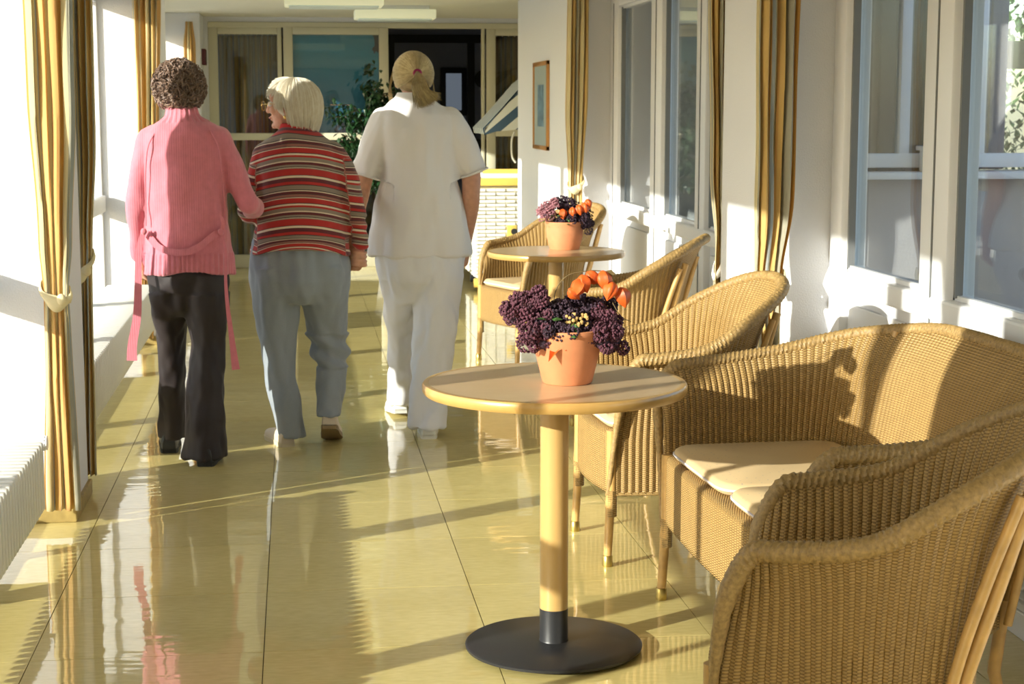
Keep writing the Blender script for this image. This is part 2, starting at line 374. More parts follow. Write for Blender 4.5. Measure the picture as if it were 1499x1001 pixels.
def window_right(a, b, posts, n):
    """posts: list of (y0, y1) uprights; panel and rail below, glass above"""
    f = MB(); f.box(1.979, 2.075, a, b, .79, .865, .010); f.box(1.99, 2.07, a, b, 2.08, 2.17, .006); f.box(1.99, 2.07, a, b, .02, .10, .005)
    root = struct('window_%d' % n, f, WHITE)
    for (p, q) in posts:
        t = MB(); t.box(1.985, 2.085, p, q, 0, 2.17, .010); pr = t.build('upright', WHITE, root)
        if q - p > .15:
            t = MB(); t.box(1.981, 1.9855, (p + q) / 2 - .004, (p + q) / 2 + .004, .02, 2.1); t.build('joint_gap', GASKET, pr, smooth=False)
    ps = [p for pq in posts for p in pq]
    gaps = [(ps[i], ps[i + 1]) for i in range(1, len(ps) - 1, 2)]
    for (p, q) in gaps:
        t = MB(); t.box(2.035, 2.041, p, q, .865, 2.08); t.build('glass_pane', GLASS, root, smooth=False)
        t = MB()
        for (u0, u1, z0, z1) in ((p, p + .022, .865, 2.08), (q - .022, q, .865, 2.08), (p, q, .865, .883), (p, q, 2.062, 2.08)): t.box(2.012, 2.034, u0, u1, z0, z1, .003)
        t.build('glazing_bead', WHITE, root)
        t = MB(); t.box(2.005, 2.03, q - .036, q - .022, .875, 2.07); t.build('gasket', GASKET, root, smooth=False)
        t = MB(); t.box(2.02, 2.06, p, q, .10, .79, .002); pn = t.build('lower_panel', WHITE, root)
        t = MB(); t.box(2.004, 2.022, p + .05, q - .05, .15, .745, .012); t.build('raised_field', WHITE, pn)
window_right(-3.9, 1.5, [(-3.9, -3.8), (-1.2, -1.0), (1.4, 1.5)], 20)
window_right(2.05, 6.2, [(2.05, 2.15), (3.42, 3.62), (5.04, 5.27), (6.07, 6.2)], 21)
window_right(6.72, 10.75, [(6.72, 6.84), (8.2, 8.4), (9.22, 9.5), (10.5, 10.75)], 22)
m = MB()
for (a, b) in ((-3.9, 1.5), (2.05, 6.19), (6.73, 10.74)):
    m.box(1.965, 1.99, a, b, 0, .075, .004); m.box(1.972, 1.99, a, b, .075, .095, .003)
struct('baseboard_right', m, WHITE)

# ------------------------------------------------------------------ end wall
def ebox(name, x0, x1, z0, z1, y0=YEND, y1=YEND + .07, mt=None, parent=None, bev=.006):
    t = MB(); t.box(x0, x1, y0, y1, z0, z1, bev); return t.build(name, mt or FRAMEM, parent)
t = MB(); t.box(-1.3, 3.3, YEND, YEND + .08, 2.225, CZ); t.box(-1.3, -.76, YEND, YEND + .08, 0, 2.225); t.box(2.75, 3.3, YEND, YEND + .08, 0, 2.225)
struct('wall_end', t, WALL)
W30 = MB(); W30.box(-.76, 2.75, YEND - .02, YEND + .07, 2.185, 2.235, .006); W30 = struct('window_30', W30, FRAMEM)
for (a, b) in ((-.76, -.675), (-.14, -.10), (-.085, 0.0), (.785, .87), (1.73, 1.76), (1.775, 1.86), (2.35, 2.44), (2.68, 2.75)):
    ebox('upright', a, b, 0, 2.19, YEND - .03 * (1 if -.09 <= a < .87 else 0), YEND + .07, parent=W30)
for (a, b) in ((-.675, -.14), (0, .785), (1.86, 2.35), (2.44, 2.68)):
    ebox('transom', a, b, 1.17 if a < 1 else 1.20, 1.235 if a < 1 else 1.29, YEND - (.03 if a == 0 else 0), YEND + .07, parent=W30)
    ebox('top_rail', a, b, 2.125, 2.19, YEND - (.03 if a == 0 else 0), YEND + .07, parent=W30)
    ebox('bottom_rail', a, b, 0, .12, YEND - (.03 if a == 0 else 0), YEND + .07, parent=W30)
    g = MB(); g.box(a, b, YEND + .02, YEND + .026, .12, 2.13); g.build('glass_pane', GLASS, W30, smooth=False)
h = MB(); h.tube([(.825, YEND - .05, 1.25), (.825, YEND - .07, 1.27), (.825, YEND - .07, 1.37), (.825, YEND - .05, 1.39)], .008, 8); h.build('door_handle', GASKET, W30)
# dark room behind
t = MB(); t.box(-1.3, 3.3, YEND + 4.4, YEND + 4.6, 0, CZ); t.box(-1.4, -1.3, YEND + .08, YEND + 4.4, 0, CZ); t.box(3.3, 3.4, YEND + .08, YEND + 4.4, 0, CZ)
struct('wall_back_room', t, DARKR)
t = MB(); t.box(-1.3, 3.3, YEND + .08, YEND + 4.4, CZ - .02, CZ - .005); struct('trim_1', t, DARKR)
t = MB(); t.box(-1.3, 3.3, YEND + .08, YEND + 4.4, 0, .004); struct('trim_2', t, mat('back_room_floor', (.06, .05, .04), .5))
t = MB(); t.box(.87, 1.73, YEND - .05, YEND + .1, 0, .02, .004); struct('trim_3', t, wood_mat('threshold_wood', (.34, .2, .06), (.45, .28, .09)))
DF = mat('dark_frame', (.012, .012, .014), .5)
YD = YEND + 3.0
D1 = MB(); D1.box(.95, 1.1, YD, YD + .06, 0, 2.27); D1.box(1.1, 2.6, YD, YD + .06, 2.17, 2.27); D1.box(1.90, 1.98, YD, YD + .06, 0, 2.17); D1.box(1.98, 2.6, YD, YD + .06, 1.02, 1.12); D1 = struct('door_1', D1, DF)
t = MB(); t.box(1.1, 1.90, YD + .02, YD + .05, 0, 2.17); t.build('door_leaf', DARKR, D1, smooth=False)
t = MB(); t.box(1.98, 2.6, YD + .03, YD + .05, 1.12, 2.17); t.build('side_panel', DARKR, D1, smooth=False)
t = MB(); t.box(1.60, 1.89, YD - .03, YD + .02, 1.38, 1.90, .01); w_ = t.build('vision_frame', DF, D1)
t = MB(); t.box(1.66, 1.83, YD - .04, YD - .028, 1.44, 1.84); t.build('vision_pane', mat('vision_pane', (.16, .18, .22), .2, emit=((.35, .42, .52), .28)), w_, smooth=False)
D2 = MB(); D2.tube([(2.08, YD + .03, 1.78), (2.08, YD - .03, 1.78)], .10, 24)
D2 = tag(D2.build('wall_clock', DF), 'round black wall clock in the dark room through the open doorway', 'clock')
t = MB(); t.tube([(2.08, YD - .03, 1.78), (2.08, YD - .045, 1.78)], .085, 24); t.build('clock_face', mat('dark_clock_face', (.03, .03, .035), .3), D2)
# mural in the teal pane
def mural_mat():
    m = bpy.data.materials.new('sky_mural'); m.use_nodes = True; nt = m.node_tree; b = nt.nodes['Principled BSDF']; b.inputs['Roughness'].default_value = .6
    g = nt.nodes.new('ShaderNodeNewGeometry'); sp = nt.nodes.new('ShaderNodeSeparateXYZ'); nt.links.new(g.outputs['Position'], sp.inputs[0])
    r = nt.nodes.new('ShaderNodeMapRange'); r.inputs[1].default_value = 1.2; r.inputs[2].default_value = 2.15; nt.links.new(sp.outputs[2], r.inputs[0])
    cr = nt.nodes.new('ShaderNodeValToRGB'); e = cr.color_ramp.elements; e[0].position = 0; e[0].color = (.035, .10, .17, 1); e[1].position = 1; e[1].color = (.008, .17, .29, 1)
    k = e.new(.35); k.color = (.006, .09, .17, 1); k = e.new(.8); k.color = (.01, .18, .31, 1); nt.links.new(r.outputs[0], cr.inputs[0])
    n = nt.nodes.new('ShaderNodeTexNoise'); n.inputs['Scale'].default_value = 3.5; n.inputs['Detail'].default_value = 5; nt.links.new(g.outputs['Position'], n.inputs['Vector'])
    low = math_(nt, 'SUBTRACT', 1.42, sp.outputs[2]); cl = math_(nt, 'MULTIPLY', math_(nt, 'MULTIPLY', low, 3, True), math_(nt, 'SUBTRACT', n.outputs[0], .35, True))
    c = mixc(nt, cl, cr.outputs[0], (.35, .38, .42))
    n2 = nt.nodes.new('ShaderNodeTexNoise'); n2.inputs['Scale'].default_value = 16; n2.inputs['Detail'].default_value = 6; nt.links.new(g.outputs['Position'], n2.inputs['Vector'])
    dx = math_(nt, 'SUBTRACT', sp.outputs[0], .66); dz = math_(nt, 'SUBTRACT', sp.outputs[2], 1.8)
    br = math_(nt, 'MULTIPLY', math_(nt, 'MULTIPLY', dx, 9, True), math_(nt, 'MULTIPLY', dz, 5, True)); br = math_(nt, 'GREATER_THAN', math_(nt, 'MULTIPLY', br, n2.outputs[0]), .36)
    dx2 = math_(nt, 'SUBTRACT', sp.outputs[0], .25); dz2 = math_(nt, 'SUBTRACT', 1.42, sp.outputs[2]); b2 = math_(nt, 'GREATER_THAN', math_(nt, 'MULTIPLY', math_(nt, 'MULTIPLY', math_(nt, 'MULTIPLY', dx2, 5, True), math_(nt, 'MULTIPLY', dz2, 6, True)), n2.outputs[0]), .3)
    c = mixc(nt, math_(nt, 'MAXIMUM', br, b2), c, (.03, .025, .04)); nt.links.new(c, b.inputs['Base Color']); return m
t = MB(); t.box(0.0, .785, YEND + .045, YEND + .06, 1.2, 2.13); tag(t.build('sky_poster', mural_mat(), smooth=False), 'teal evening sky poster filling the middle glass pane of the end wall', 'poster')

# ------------------------------------------------------------------ curtains
def curtain(label, cx, cy, W_, C_, ztop, zbot, ztie, folds=6, depth=.045, u0=0, side=1, tie='cream', tilt=.05, rot=0, group='striped curtains tied back on the piers', seed=0, matc=None, L=1.1):
    """W_(z) half width table, C_(z) centre shift table; folds run along local x; root at the floor below"""
    R = empty('curtain', (cx, cy, 0), label, 'curtain', group, rz=rot); rnd = random.Random(seed)
    ph = [rnd.random() * 6 for _ in range(6)]
    m = MB(); nu, nz = folds * 14, 70; vs = []; uv = []
    for j in range(nz + 1):
        z = zbot + (ztop - zbot) * j / nz; hw = prof(W_, z); c = prof(C_, z)
        tz = 1 - .75 * math.exp(-((z - ztie) / .12) ** 2)
        for i in range(nu + 1):
            u = i / nu; a = 2 * PI * folds * u + ph[0] + .25 * math.sin(z * 2.1 + ph[1])
            x = c + (2 * u - 1) * hw + .35 * hw / folds * math.sin(2 * a + ph[2]) * tz
            y_ = depth * tz * (math.sin(a) * (.75 + .25 * math.sin(3.1 * u * PI + ph[3])) + .18 * math.sin(2.3 * a + z * 1.2 + ph[4])) + .006 * math.sin(z * 9 + u * 7 + ph[5])
            vs.append((x, y_, z)); uv.append((u * L + u0, z))
    fs = [(j * (nu + 1) + i, j * (nu + 1) + i + 1, (j + 1) * (nu + 1) + i + 1, (j + 1) * (nu + 1) + i) for j in range(nz) for i in range(nu)]
    m.add(vs, fs, uv); o = m.build('drape', matc or CURT, R)
    md = o.modifiers.new('thick', 'SOLIDIFY'); md.thickness = .003
    if tie:
        hw = prof(W_, ztie) + .006; c = prof(C_, ztie); P = []; n = 40; t = MB(); vs = []; fs = []
        for k in range(n):
            a = 2 * PI * k / n
            x = c + hw * 1.05 * math.cos(a); y_ = (depth * .55 + .012) * math.sin(a)
            zz = ztie + tilt * side * math.cos(a) - (.03 * (1 - math.cos(a) ** 2) if math.sin(a) < 0 else -.01)
            for dz, dd in ((-.022, 0), (0, .006), (.022, 0)):
                vs.append((x + dd * math.cos(a), y_ + dd * math.sin(a), zz + dz * (1 + .35 * math.sin(a * 3)))); 
        for k in range(n):
            for q in range(2):
                a0 = k * 3 + q; b0 = ((k + 1) % n) * 3 + q; fs.append((a0, b0, b0 + 1, a0 + 1))
        t.add(vs, fs); o = t.build('tieback', TIE if tie == 'cream' else TIE2, R); md = o.modifiers.new('thick', 'SOLIDIFY'); md.thickness = .004
        kn = MB(); kn.ball((c + hw * .45, -(depth * .55 + .015), ztie - .015), (.016, .010, .02), 10, 8); kn.build('knot', TIE if tie == 'cream' else TIE2, o)
    h = MB()
    for k in range(folds):
        x = prof(C_, ztop) + (2 * (k + .5) / folds - 1) * prof(W_, ztop); h.tube([(x, 0, ztop - .02), (x, 0, ztop + .03)], .004, 6)
    h.build('hooks', WHITE, R, kind='stuff')
    return R
ZT = 2.20
curtain('wide striped curtain added out of view by the nearest left window to shade the sofa', -.79, 2.47, [(0, .41), (2.2, .41)], [(0, 0), (2.2, 0)], ZT, .05, 5, 9, .03, tie=None, rot=PI / 2, seed=31, L=1.3)  # unseen curtain, added to darken the near end of the sofa
curtain('slim striped curtain added out of view by the left window, shaped to cast a shadow band on the sofa', -1.08, 3.10, [(.5, .018), (1.45, .022), (1.75, .06), (2.2, .12)], [(0, 0), (2.2, 0)], ZT, .45, 1.35, 4, .02, rot=PI / 2, seed=32, L=.4)  # invented and unseen; its swelling top casts the widening band on the sofa
curtain('striped curtain at the left edge, on the near face of the first left pier', -.80, 5.99, [(.05, .062), (.7, .044), (.82, .042), (1.0, .055), (1.5, .080), (2.2, .088)], [(.05, -.022), (.82, -.022), (1.4, -.018), (2.2, -.018)], ZT, .062, .82, 4, .024, seed=1, side=-1, tilt=.012, L=.42)
curtain('narrow striped curtain on the far side of the first left pier', -.79, 6.61, [(.05, .042), (.8, .032), (.95, .034), (1.4, .052), (2.2, .06)], [(.05, -.028), (.8, -.012), (1.3, 0), (2.2, .0)], ZT, .055, .86, 5, .035, seed=2, side=1, tilt=.03, u0=.33, L=.5)
curtain('striped curtain on the second left pier, behind the woman in pink', -.865, 10.64, [(.05, .04), (.9, .055), (1.3, .068), (2.2, .085)], [(.05, -.055), (.9, -.02), (2.2, .0)], ZT, .05, .86, 5, .035, seed=3, side=-1, u0=.1, L=.5)
curtain('small far curtain on the third left pier, partly in a patch of sun', -.885, 15.22, [(.05, .05), (.9, .04), (1.4, .055), (2.0, .05), (2.2, .03)], [(.05, -.02), (2.2, 0)], 2.2, .05, .86, 4, .03, seed=4, u0=.2, L=.4)
curtain('striped curtain on the near right pier, nearest one on the right', 1.735, 6.09, [(.05, .05), (.62, .04), (.84, .052), (1.15, .072), (2.2, .082)], [(.05, .0), (.84, -.012), (1.1, .0), (2.2, .0)], ZT, .05, .82, 5, .03, seed=5, side=1, tilt=.01, u0=.40, L=-.40)
curtain('striped curtain on the far side of the near right pier, with a slanting striped tieback', 1.715, 6.80, [(.05, .048), (.7, .035), (.92, .028), (1.2, .048), (2.2, .062)], [(.05, .012), (.8, .012), (2.2, .0)], ZT, .05, .86, 5, .04, seed=6, side=1, tie='striped', tilt=.09, u0=.5, L=.45)
curtain('pale striped curtain on the far right pier, beside the framed picture', 1.765, 10.66, [(.05, .05), (.9, .042), (1.0, .044), (1.5, .068), (2.2, .065)], [(.05, -.01), (1.0, -.012), (2.2, .0)], ZT, .05, .98, 5, .035, seed=7, side=1, tilt=.02, u0=.15, L=.5)
CURT_SHADED = curtain_mat(.38, 'shaded_striped_curtain')  # corridor curtain stripes darkened, the dim room's shade put into the colour
curtain('striped curtain with shade darkened into its colour, drawn behind the left pane of the end wall', -.40, YEND + .16, [(0, .30), (2.2, .30)], [(0, 0), (2.2, 0)], 2.12, .1, 5, 12, .03, tie=None, group='curtains behind the end wall glass', seed=8, L=2.0, matc=CURT_SHADED)
curtain('striped curtain with shade darkened into its colour, drawn behind the right pane of the end wall', 2.2, YEND + .16, [(0, .40), (2.2, .40)], [(0, 0), (2.2, 0)], 2.12, .1, 5, 14, .03, tie=None, group='curtains behind the end wall glass', seed=9, L=2.4, matc=CURT_SHADED)

# ------------------------------------------------------------------ outside, right: a rendered wing with a long window; hedges
STUCCO = mat('grey_render', (.42, .38, .375), .9, bump=(60, .3, .004))
OUT = mat('outdoor_paving', (.42, .41, .38), .9, noise_amt=.15, noise_scale=3)
t = MB(); t.box(-40, -1.36, -25, 40, -.4, -.12); struct('ground_left', t, OUT)
t = MB(); t.box(3.4, 30, -25, 40, -.4, -.12); t.box(2.2, 3.4, -25, 10.7, -.4, -.1); struct('ground_right', t, OUT)
BW = empty('building_wing', (4.5, 9.4, -.1), 'grey rendered building wing with a long white framed window, seen through the right glass', 'building')
t = MB(); t.box(2.75, 7.5, 9.4, 9.6, -.1, 1.06); t.box(2.75, 7.5, 9.4, 9.6, 2.55, 3.4); t.box(2.75, 3.0, 9.4, 9.6, 1.06, 2.55); t.box(7.3, 7.5, 9.4, 9.6, 1.06, 2.55); wp(BW, t, 'wall', STUCCO, smooth=False)
t = MB(); t.box(2.75, 7.5, 9.25, 9.42, 1.06, 1.10, .005); wp(BW, t, 'window_sill', WHITE)
t = MB()
for (a, b) in ((3.0, 3.07), (3.42, 3.48), (3.86, 3.93), (4.7, 4.78), (5.6, 5.68), (6.4, 6.48), (7.23, 7.3)): t.box(a, b, 9.44, 9.52, 1.12, 2.5, .004)
t.box(3.0, 7.3, 9.43, 9.53, 1.12, 1.2, .004); t.box(3.0, 7.3, 9.43, 9.53, 2.44, 2.55, .004); wp(BW, t, 'window_frame', WHITE)
t = MB(); t.box(3.0, 7.3, 9.475, 9.48, 1.2, 2.44); wp(BW, t, 'glass_pane', GLASS, smooth=False)
t = MB(); t.box(2.75, 7.5, 12.2, 12.4, -.1, 1.0); t.box(2.75, 7.5, 12.2, 12.4, 1.75, 1.95); t.box(2.75, 7.5, 9.6, 12.4, 2.55, 2.7); t.box(7.4, 7.5, 9.6, 12.2, -.1, 2.6); wp(BW, t, 'inner_wall', mat('inner_room', (.5, .48, .42), .9), smooth=False)
t = MB()
for k in range(10): t.box(3.06 + k * .08, 3.15 + k * .08, 9.68 + .03 * (k % 2), 9.74 + .03 * (k % 2), 1.0, 2.45, .012)
wp(BW, t, 'inner_curtain', mat('brown_curtain', (.13, .11, .09), .9), kind='stuff')
t = MB()
for k in range(4): t.box(3.95 + k * .05, 4.01 + k * .05, 9.68 + .02 * (k % 2), 9.73 + .02 * (k % 2), 1.1, 2.45, .01)
wp(BW, t, 'inner_blue_curtain', mat('blue_curtain', (.04, .07, .20), .9), kind='stuff')
t = MB(); t.box(3.52, 3.74, 9.27, 9.39, 1.101, 1.24, .01); t.box(3.50, 3.76, 9.262, 9.395, 1.22, 1.245, .004); tag(t.build('planter_box', WHITE), 'small white box standing on the outside window sill, seen through the glass', 'box')
# hedge and trees: each with crown of leaves and trunk
LEAF = mat('leaf_green', (.06, .16, .03), .5, noise_amt=.5, noise_scale=6)
LEAFD = mat('ficus_leaf', (.012, .050, .014), .35, noise_amt=.4, noise_scale=9)
BARK = mat('bark', (.12, .08, .05), .9)
def leaf_cloud(c, r, n, size, seed, shape=None):
    rnd = random.Random(seed); m = MB()
    for _ in range(n):
        while True:
            p = Vector([rnd.uniform(-1, 1) for _ in range(3)])
            if .35 < p.length < 1: break
        q = Vector((c[0] + p.x * r[0], c[1] + p.y * r[1], c[2] + p.z * r[2])); s_ = size * rnd.uniform(.6, 1.2)
        M = Matrix.Rotation(rnd.uniform(0, 2 * PI), 3, 'Z') @ Matrix.Rotation(rnd.uniform(.2, 1.4), 3, 'X')
        pts = [(-.0, 0, 0), (s_ * .25, s_ * .4, .02 * s_), (0, s_, -.1 * s_), (-s_ * .25, s_ * .4, .02 * s_), (0, s_ * .45, s_ * .08)]
        m.add([M @ Vector(a) + q for a in pts], [(0, 1, 4), (1, 2, 4), (2, 3, 4), (3, 0, 4)])
    return m
for i, (x, y_, z, r) in enumerate([(4.3, 14.2, 1.2, (1.0, .9, 1.3)), (6.9, 15.4, 1.6, (1.2, 1.0, 1.7)), (9.7, 14.4, 1.8, (1.3, 1.2, 1.9))]):
    R = empty('garden_tree', (x, y_, -.12), ['green bush behind the wing, leftmost of those seen through its window', 'green tree behind the wing, middle one seen through its window', 'green tree behind the wing, rightmost of those seen through its window'][i], 'tree', 'trees behind the wing')
    wp(R, leaf_cloud((x, y_, z), r, 2200, .12, 20 + i), 'foliage', LEAF, kind='stuff', smooth=False); t = MB(); t.tube([(x, y_, -.12), (x, y_, z)], .06, 8); wp(R, t, 'trunk', BARK)
for i, (x, y_, r) in enumerate([(-9, 20, 2.4), (-12.5, 27, 3.0)]):
    R = empty('garden_tree', (x, y_, -.12), ['tree in the garden outside the left windows, the nearer one', 'tree in the garden outside the left windows, the farther one'][i], 'tree', 'trees in the left garden')
    wp(R, leaf_cloud((x, y_, 1.6), (r, r, 1.6), 2500, .25, 40 + i), 'foliage', LEAF, kind='stuff', smooth=False); t = MB(); t.tube([(x, y_, -.12), (x, y_, 1.4)], .12, 8); wp(R, t, 'trunk', BARK)

# ------------------------------------------------------------------ wicker chairs
def shell_paths(base, top, hts, zb=.24, n=12):
    """mirror half tables (front -> back centre) into full U paths, resampled evenly"""
    def full(T): return [Vector((x, y, 0)) for x, y in T] + [Vector((x, -y, 0)) for x, y in T[-2::-1]]
    B = cat(full(base), n); T = cat(full(top), n); H = [v.z for v in cat([Vector((0, i, h)) for i, h in enumerate(hts + hts[-2::-1])], n)]
    return B, T, H
def resample(B, T, H, step):
    D = [0]
    for i in range(1, len(T)): D.append(D[-1] + ((T[i] + B[i]) / 2 - (T[i - 1] + B[i - 1]) / 2).length)
    N = max(8, int(D[-1] / step)); out = []; j = 0
    for k in range(N + 1):
        d = D[-1] * k / N
        while j < len(D) - 2 and D[j + 1] < d: j += 1
        t = (d - D[j]) / max(1e-9, D[j + 1] - D[j]); out.append((B[j].lerp(B[j + 1], t), T[j].lerp(T[j + 1], t), H[j] + (H[j + 1] - H[j]) * t, d))
    return out, D[-1]
ZB = .235
def shell_point(b, t, h, f, nrm, flare):
    z = ZB + (h - ZB) * f; g = max(0, (z - .40) / max(.05, h - .40)) ** 1.25 if z > .40 else 0
    p = b.lerp(t, g); p = p + nrm * (flare * max(0, (f - .72) / .28) ** 2.2); return Vector((p.x, p.y, z))
def wicker_seat(name, label, cat_, group, base, top, hts, flare, cushions, seat_hw, back=0.0):
    R = empty(name, (0, 0, 0), label, cat_, group)
    B, T, H = shell_paths(base, top, hts); S_, LEN = resample(B, T, H, .0038)
    nr = 34; vs = []; uv = []; N = len(S_)
    def nrm_at(i):
        a = S_[max(0, i - 6)][1]; c = S_[min(N - 1, i + 6)][1]; d = (c - a).normalized(); return Vector((-d.y, d.x, 0)) * (-1)
    sgn = 1 if nrm_at(N // 2).x < 0 else -1
    rim = []; fl = []; fr = []
    for i, (b, t, h, d) in enumerate(S_):
        nv = nrm_at(i) * sgn; edge = min(d, LEN - d)
        hh = h - .075 * max(0, 1 - edge / .075) ** 2.0
        rib = .0030 * math.cos(2 * PI * d / .019)
        for j in range(nr + 1):
            f = j / nr; p = shell_point(b, t, hh, f, nv, flare); vs.append(p + nv * rib); uv.append((d, p.z))
        rim.append(shell_point(b, t, hh, 1, nv, flare) + nv * .004)
    fs = [(i * (nr + 1) + j, (i + 1) * (nr + 1) + j, (i + 1) * (nr + 1) + j + 1, i * (nr + 1) + j + 1) for i in range(N - 1) for j in range(nr)]
    m = MB(); m.add(vs, fs, uv); o = m.build('woven_shell', WEAVE, R)
    md = o.modifiers.new('thick', 'SOLIDIFY'); md.thickness = .010; md.offset = 0
    # braided rim along the top and down both front edges
    rp = [rim[i] for i in range(0, N, 1)] + [rim[-1]]
    def down(e):
        p = rim[0] if e == 0 else rim[-1]; q = S_[0][0] if e == 0 else S_[-1][0]
        return [Vector((lerp(p.x, q.x + .006, t ** .6), lerp(p.y, q.y, t), lerp(p.z, ZB, t))) for t in [k / 16 for k in range(1, 17)]]
    path = down(0)[::-1] + rp + down(1); P2 = [path[0]]
    for p in path[1:]:
        if (p - P2[-1]).length > .0024: P2.append(p)
    m = MB(); rs = [.009 + .0105 * min(1, max(0, (p.z - .42) / .18)) for p in P2]; m.tube(P2, rs, 18, lob=3, tw=430); m.build('braided_rim', BRAID, R)
    # bottom edge braid
    m = MB(); m.tube([Vector((s_[0].x, s_[0].y, ZB)) for s_ in S_[::4]], .008, 6, lob=2, tw=120); m.build('bottom_edge', BRAID, R)
    # front apron and seat panel
    hw = base[0][1] - .005; m = MB(); nu = int(2 * hw / .0038); vs = []; uv = []
    for i in range(nu + 1):
        yy = -hw + 2 * hw * i / nu; bow = .022 * (1 - (yy / hw) ** 2)
        for j in range(13):
            z = ZB + (.425 - ZB) * j / 12; vs.append((base[0][0] + bow + .0016 * math.cos(2 * PI * yy / .019), yy, z)); uv.append((yy, z))
        for j in range(1, 4):
            a = j / 3 * PI / 2; vs.append((base[0][0] + bow - .02 * (1 - math.cos(a)), yy, .425 + .014 * math.sin(a))); uv.append((yy, .425 + .01 * j))
        for j in range(1, 8):
            vs.append((lerp(base[0][0] + bow - .02, -.20 + back, j / 7), yy * (1 - .18 * (j / 7) ** 2), .439 - .008 * math.sin(j / 7 * PI))); uv.append((yy, .455 + .07 * j))
    k = 23; m.add(vs, [(i * k + j, (i + 1) * k + j, (i + 1) * k + j + 1, i * k + j + 1) for i in range(nu) for j in range(k - 1)], uv)
    o = m.build('seat_apron', WEAVE, R); md = o.modifiers.new('thick', 'SOLIDIFY'); md.thickness = .006
    # cushions
    for ci, (y0, y1) in enumerate(cushions):
        m = MB(); n = 72; L_ = [(.0, .90), (.006, .965), (.017, 1.0), (.028, .975), (.036, .90)]; vs = []; fs = []
        for (dz, sc) in L_:
            for q in range(n):
                a = 2 * PI * q / n; c_, s_ = math.cos(a), math.sin(a); e = 2 / 9.0
                px = .045 + back / 2 + (.255 - back / 2) * sc ** .5 * math.copysign(abs(c_) ** e, c_); py = (y0 + y1) / 2 + (y1 - y0) / 2 * sc ** .5 * math.copysign(abs(s_) ** e, s_)
                vs.append((px, py, .441 + dz))
        for r_ in range(4): fs += [(r_ * n + q, r_ * n + (q + 1) % n, (r_ + 1) * n + (q + 1) % n, (r_ + 1) * n + q) for q in range(n)]
        vs.append((.045 + back / 2, (y0 + y1) / 2, .441 + .043)); fs += [(4 * n + q, 4 * n + (q + 1) % n, 5 * n) for q in range(n)]; fs.append(tuple(range(n))[::-1])
        m.add(vs, fs); cu = m.build('seat_cushion', CUSH, R)
        pp = [Vector((vs[2 * n + q][0], vs[2 * n + q][1], vs[2 * n + q][2])) for q in range(n)]
        m = MB(); m.tube(pp, .0035, 6, closed=True); m.build('piping', PIPE, cu)
    # legs
    for sy in (-1, 1):
        fx, fy = base[0][0] - .005, sy * (base[0][1] - .004)
        m = MB(); m.tube([(fx, fy, .44), (fx, fy, .24), (fx + .004, fy, .19)], [.017, .017, .017], 12, lob=0); m.tube([(fx + .003, fy, .20), (fx + .012, fy + .004 * sy, .02)], [.0155, .0135], 12)
        lg = m.build('front_leg', CANE, R); lg['label'] = 'cane front leg with brass foot'
        w_ = MB()
        for q in range(14): w_.tube([(fx + .0165 * math.cos(a * PI / 4), fy + .0165 * math.sin(a * PI / 4), .245 - q * .0062) for a in range(8)], .0032, 5, closed=True)
        w_.build('cane_wrapping', BRAID, lg)
        fb = MB(); fb.lathe([(.0165, 0), (.0175, .006), (.0165, .034), (.0145, .036)], 16, (fx + .012, fy + .004 * sy, 0)); fb.build('brass_foot', BRASS, lg)
        bx, by = -.20 + back, sy * (seat_hw - .05); tx, ty = -.335 + back, sy * (seat_hw - .035)
        m = MB(); m.tube([(-.235 + back, by * 1.02, .30), (bx - .02, by, .12), (bx - .05, by + .01 * sy, 0)], [.016, .016, .014], 10); m.tube(cat([(-.24 + back, by * 1.02, .28), (-.285 + back, by * 1.04, .45), (-.335 + back, by * 1.06, .62), (tx - .05, ty, .80)], 5), .0135, 10)
        m.tube(cat([(-.225 + back, by * 1.06 + .02 * sy, .25), (-.262 + back, by * 1.08 + .022 * sy, .45), (-.31 + back, by * 1.10 + .02 * sy, .62), (tx - .03, ty + .018 * sy, .78)], 5), .011, 10)
        m.build('rear_pole', CANE, R)
    return R
PIPE = mat('pale_piping', (.62, .56, .60), .7)
GCH = 'woven cane armchairs around the round tables'
arm_base = [(.300, .235), (.14, .250), (.01, .245), (-.10, .20), (-.155, .11), (-.17, 0)]
arm_top = [(.250, .243), (.14, .272), (.0, .288), (-.14, .265), (-.25, .165), (-.285, 0)]
arm_h = [.672, .678, .706, .800, .872, .893]
A0 = wicker_seat('wicker_armchair', 'woven cane armchair nearest the camera, bottom right corner, seen from its side', 'armchair', GCH, arm_base, arm_top, arm_h, .03, [(-.22, .22)], .230, .125)
def face(root, x, y, fx, fy): root.location = (x, y, 0); root.rotation_euler.z = math.atan2(fy, fx)
face(A0, 1.107, 3.07, -.93, .37)
for (x, y, fx, fy, lb) in ((1.265, 5.50, -1, -.06, 'woven cane armchair behind the near round table, its rounded back in sun'),
                           (1.465, 7.36, -.93, .34, 'woven cane armchair between the two round tables, its back toward the white panels'),
                           (1.42, 9.72, -.93, -.36, 'farthest woven cane armchair, behind the far round table')):
    c = copy_tree(A0); c['label'] = lb; face(c, x, y, fx, fy)
lo_base = [(.30, .60), (.12, .615), (-.06, .612), (-.19, .56), (-.265, .45), (-.285, .30), (-.29, .12), (-.29, 0)]
lo_top = [(.30, .615), (.12, .650), (-.08, .665), (-.26, .62), (-.36, .50), (-.395, .34), (-.40, .14), (-.40, 0)]
lo_h = [.69, .70, .725, .775, .805, .825, .83, .83]
LV = wicker_seat('wicker_loveseat', 'wide two-seat woven cane sofa against the right wall, flower shadow on its back', 'sofa', None, lo_base, lo_top, lo_h, .045, [(-.57, -.005), (.005, .57)], .57)
face(LV, 1.395, 4.27, -.998, -.04)

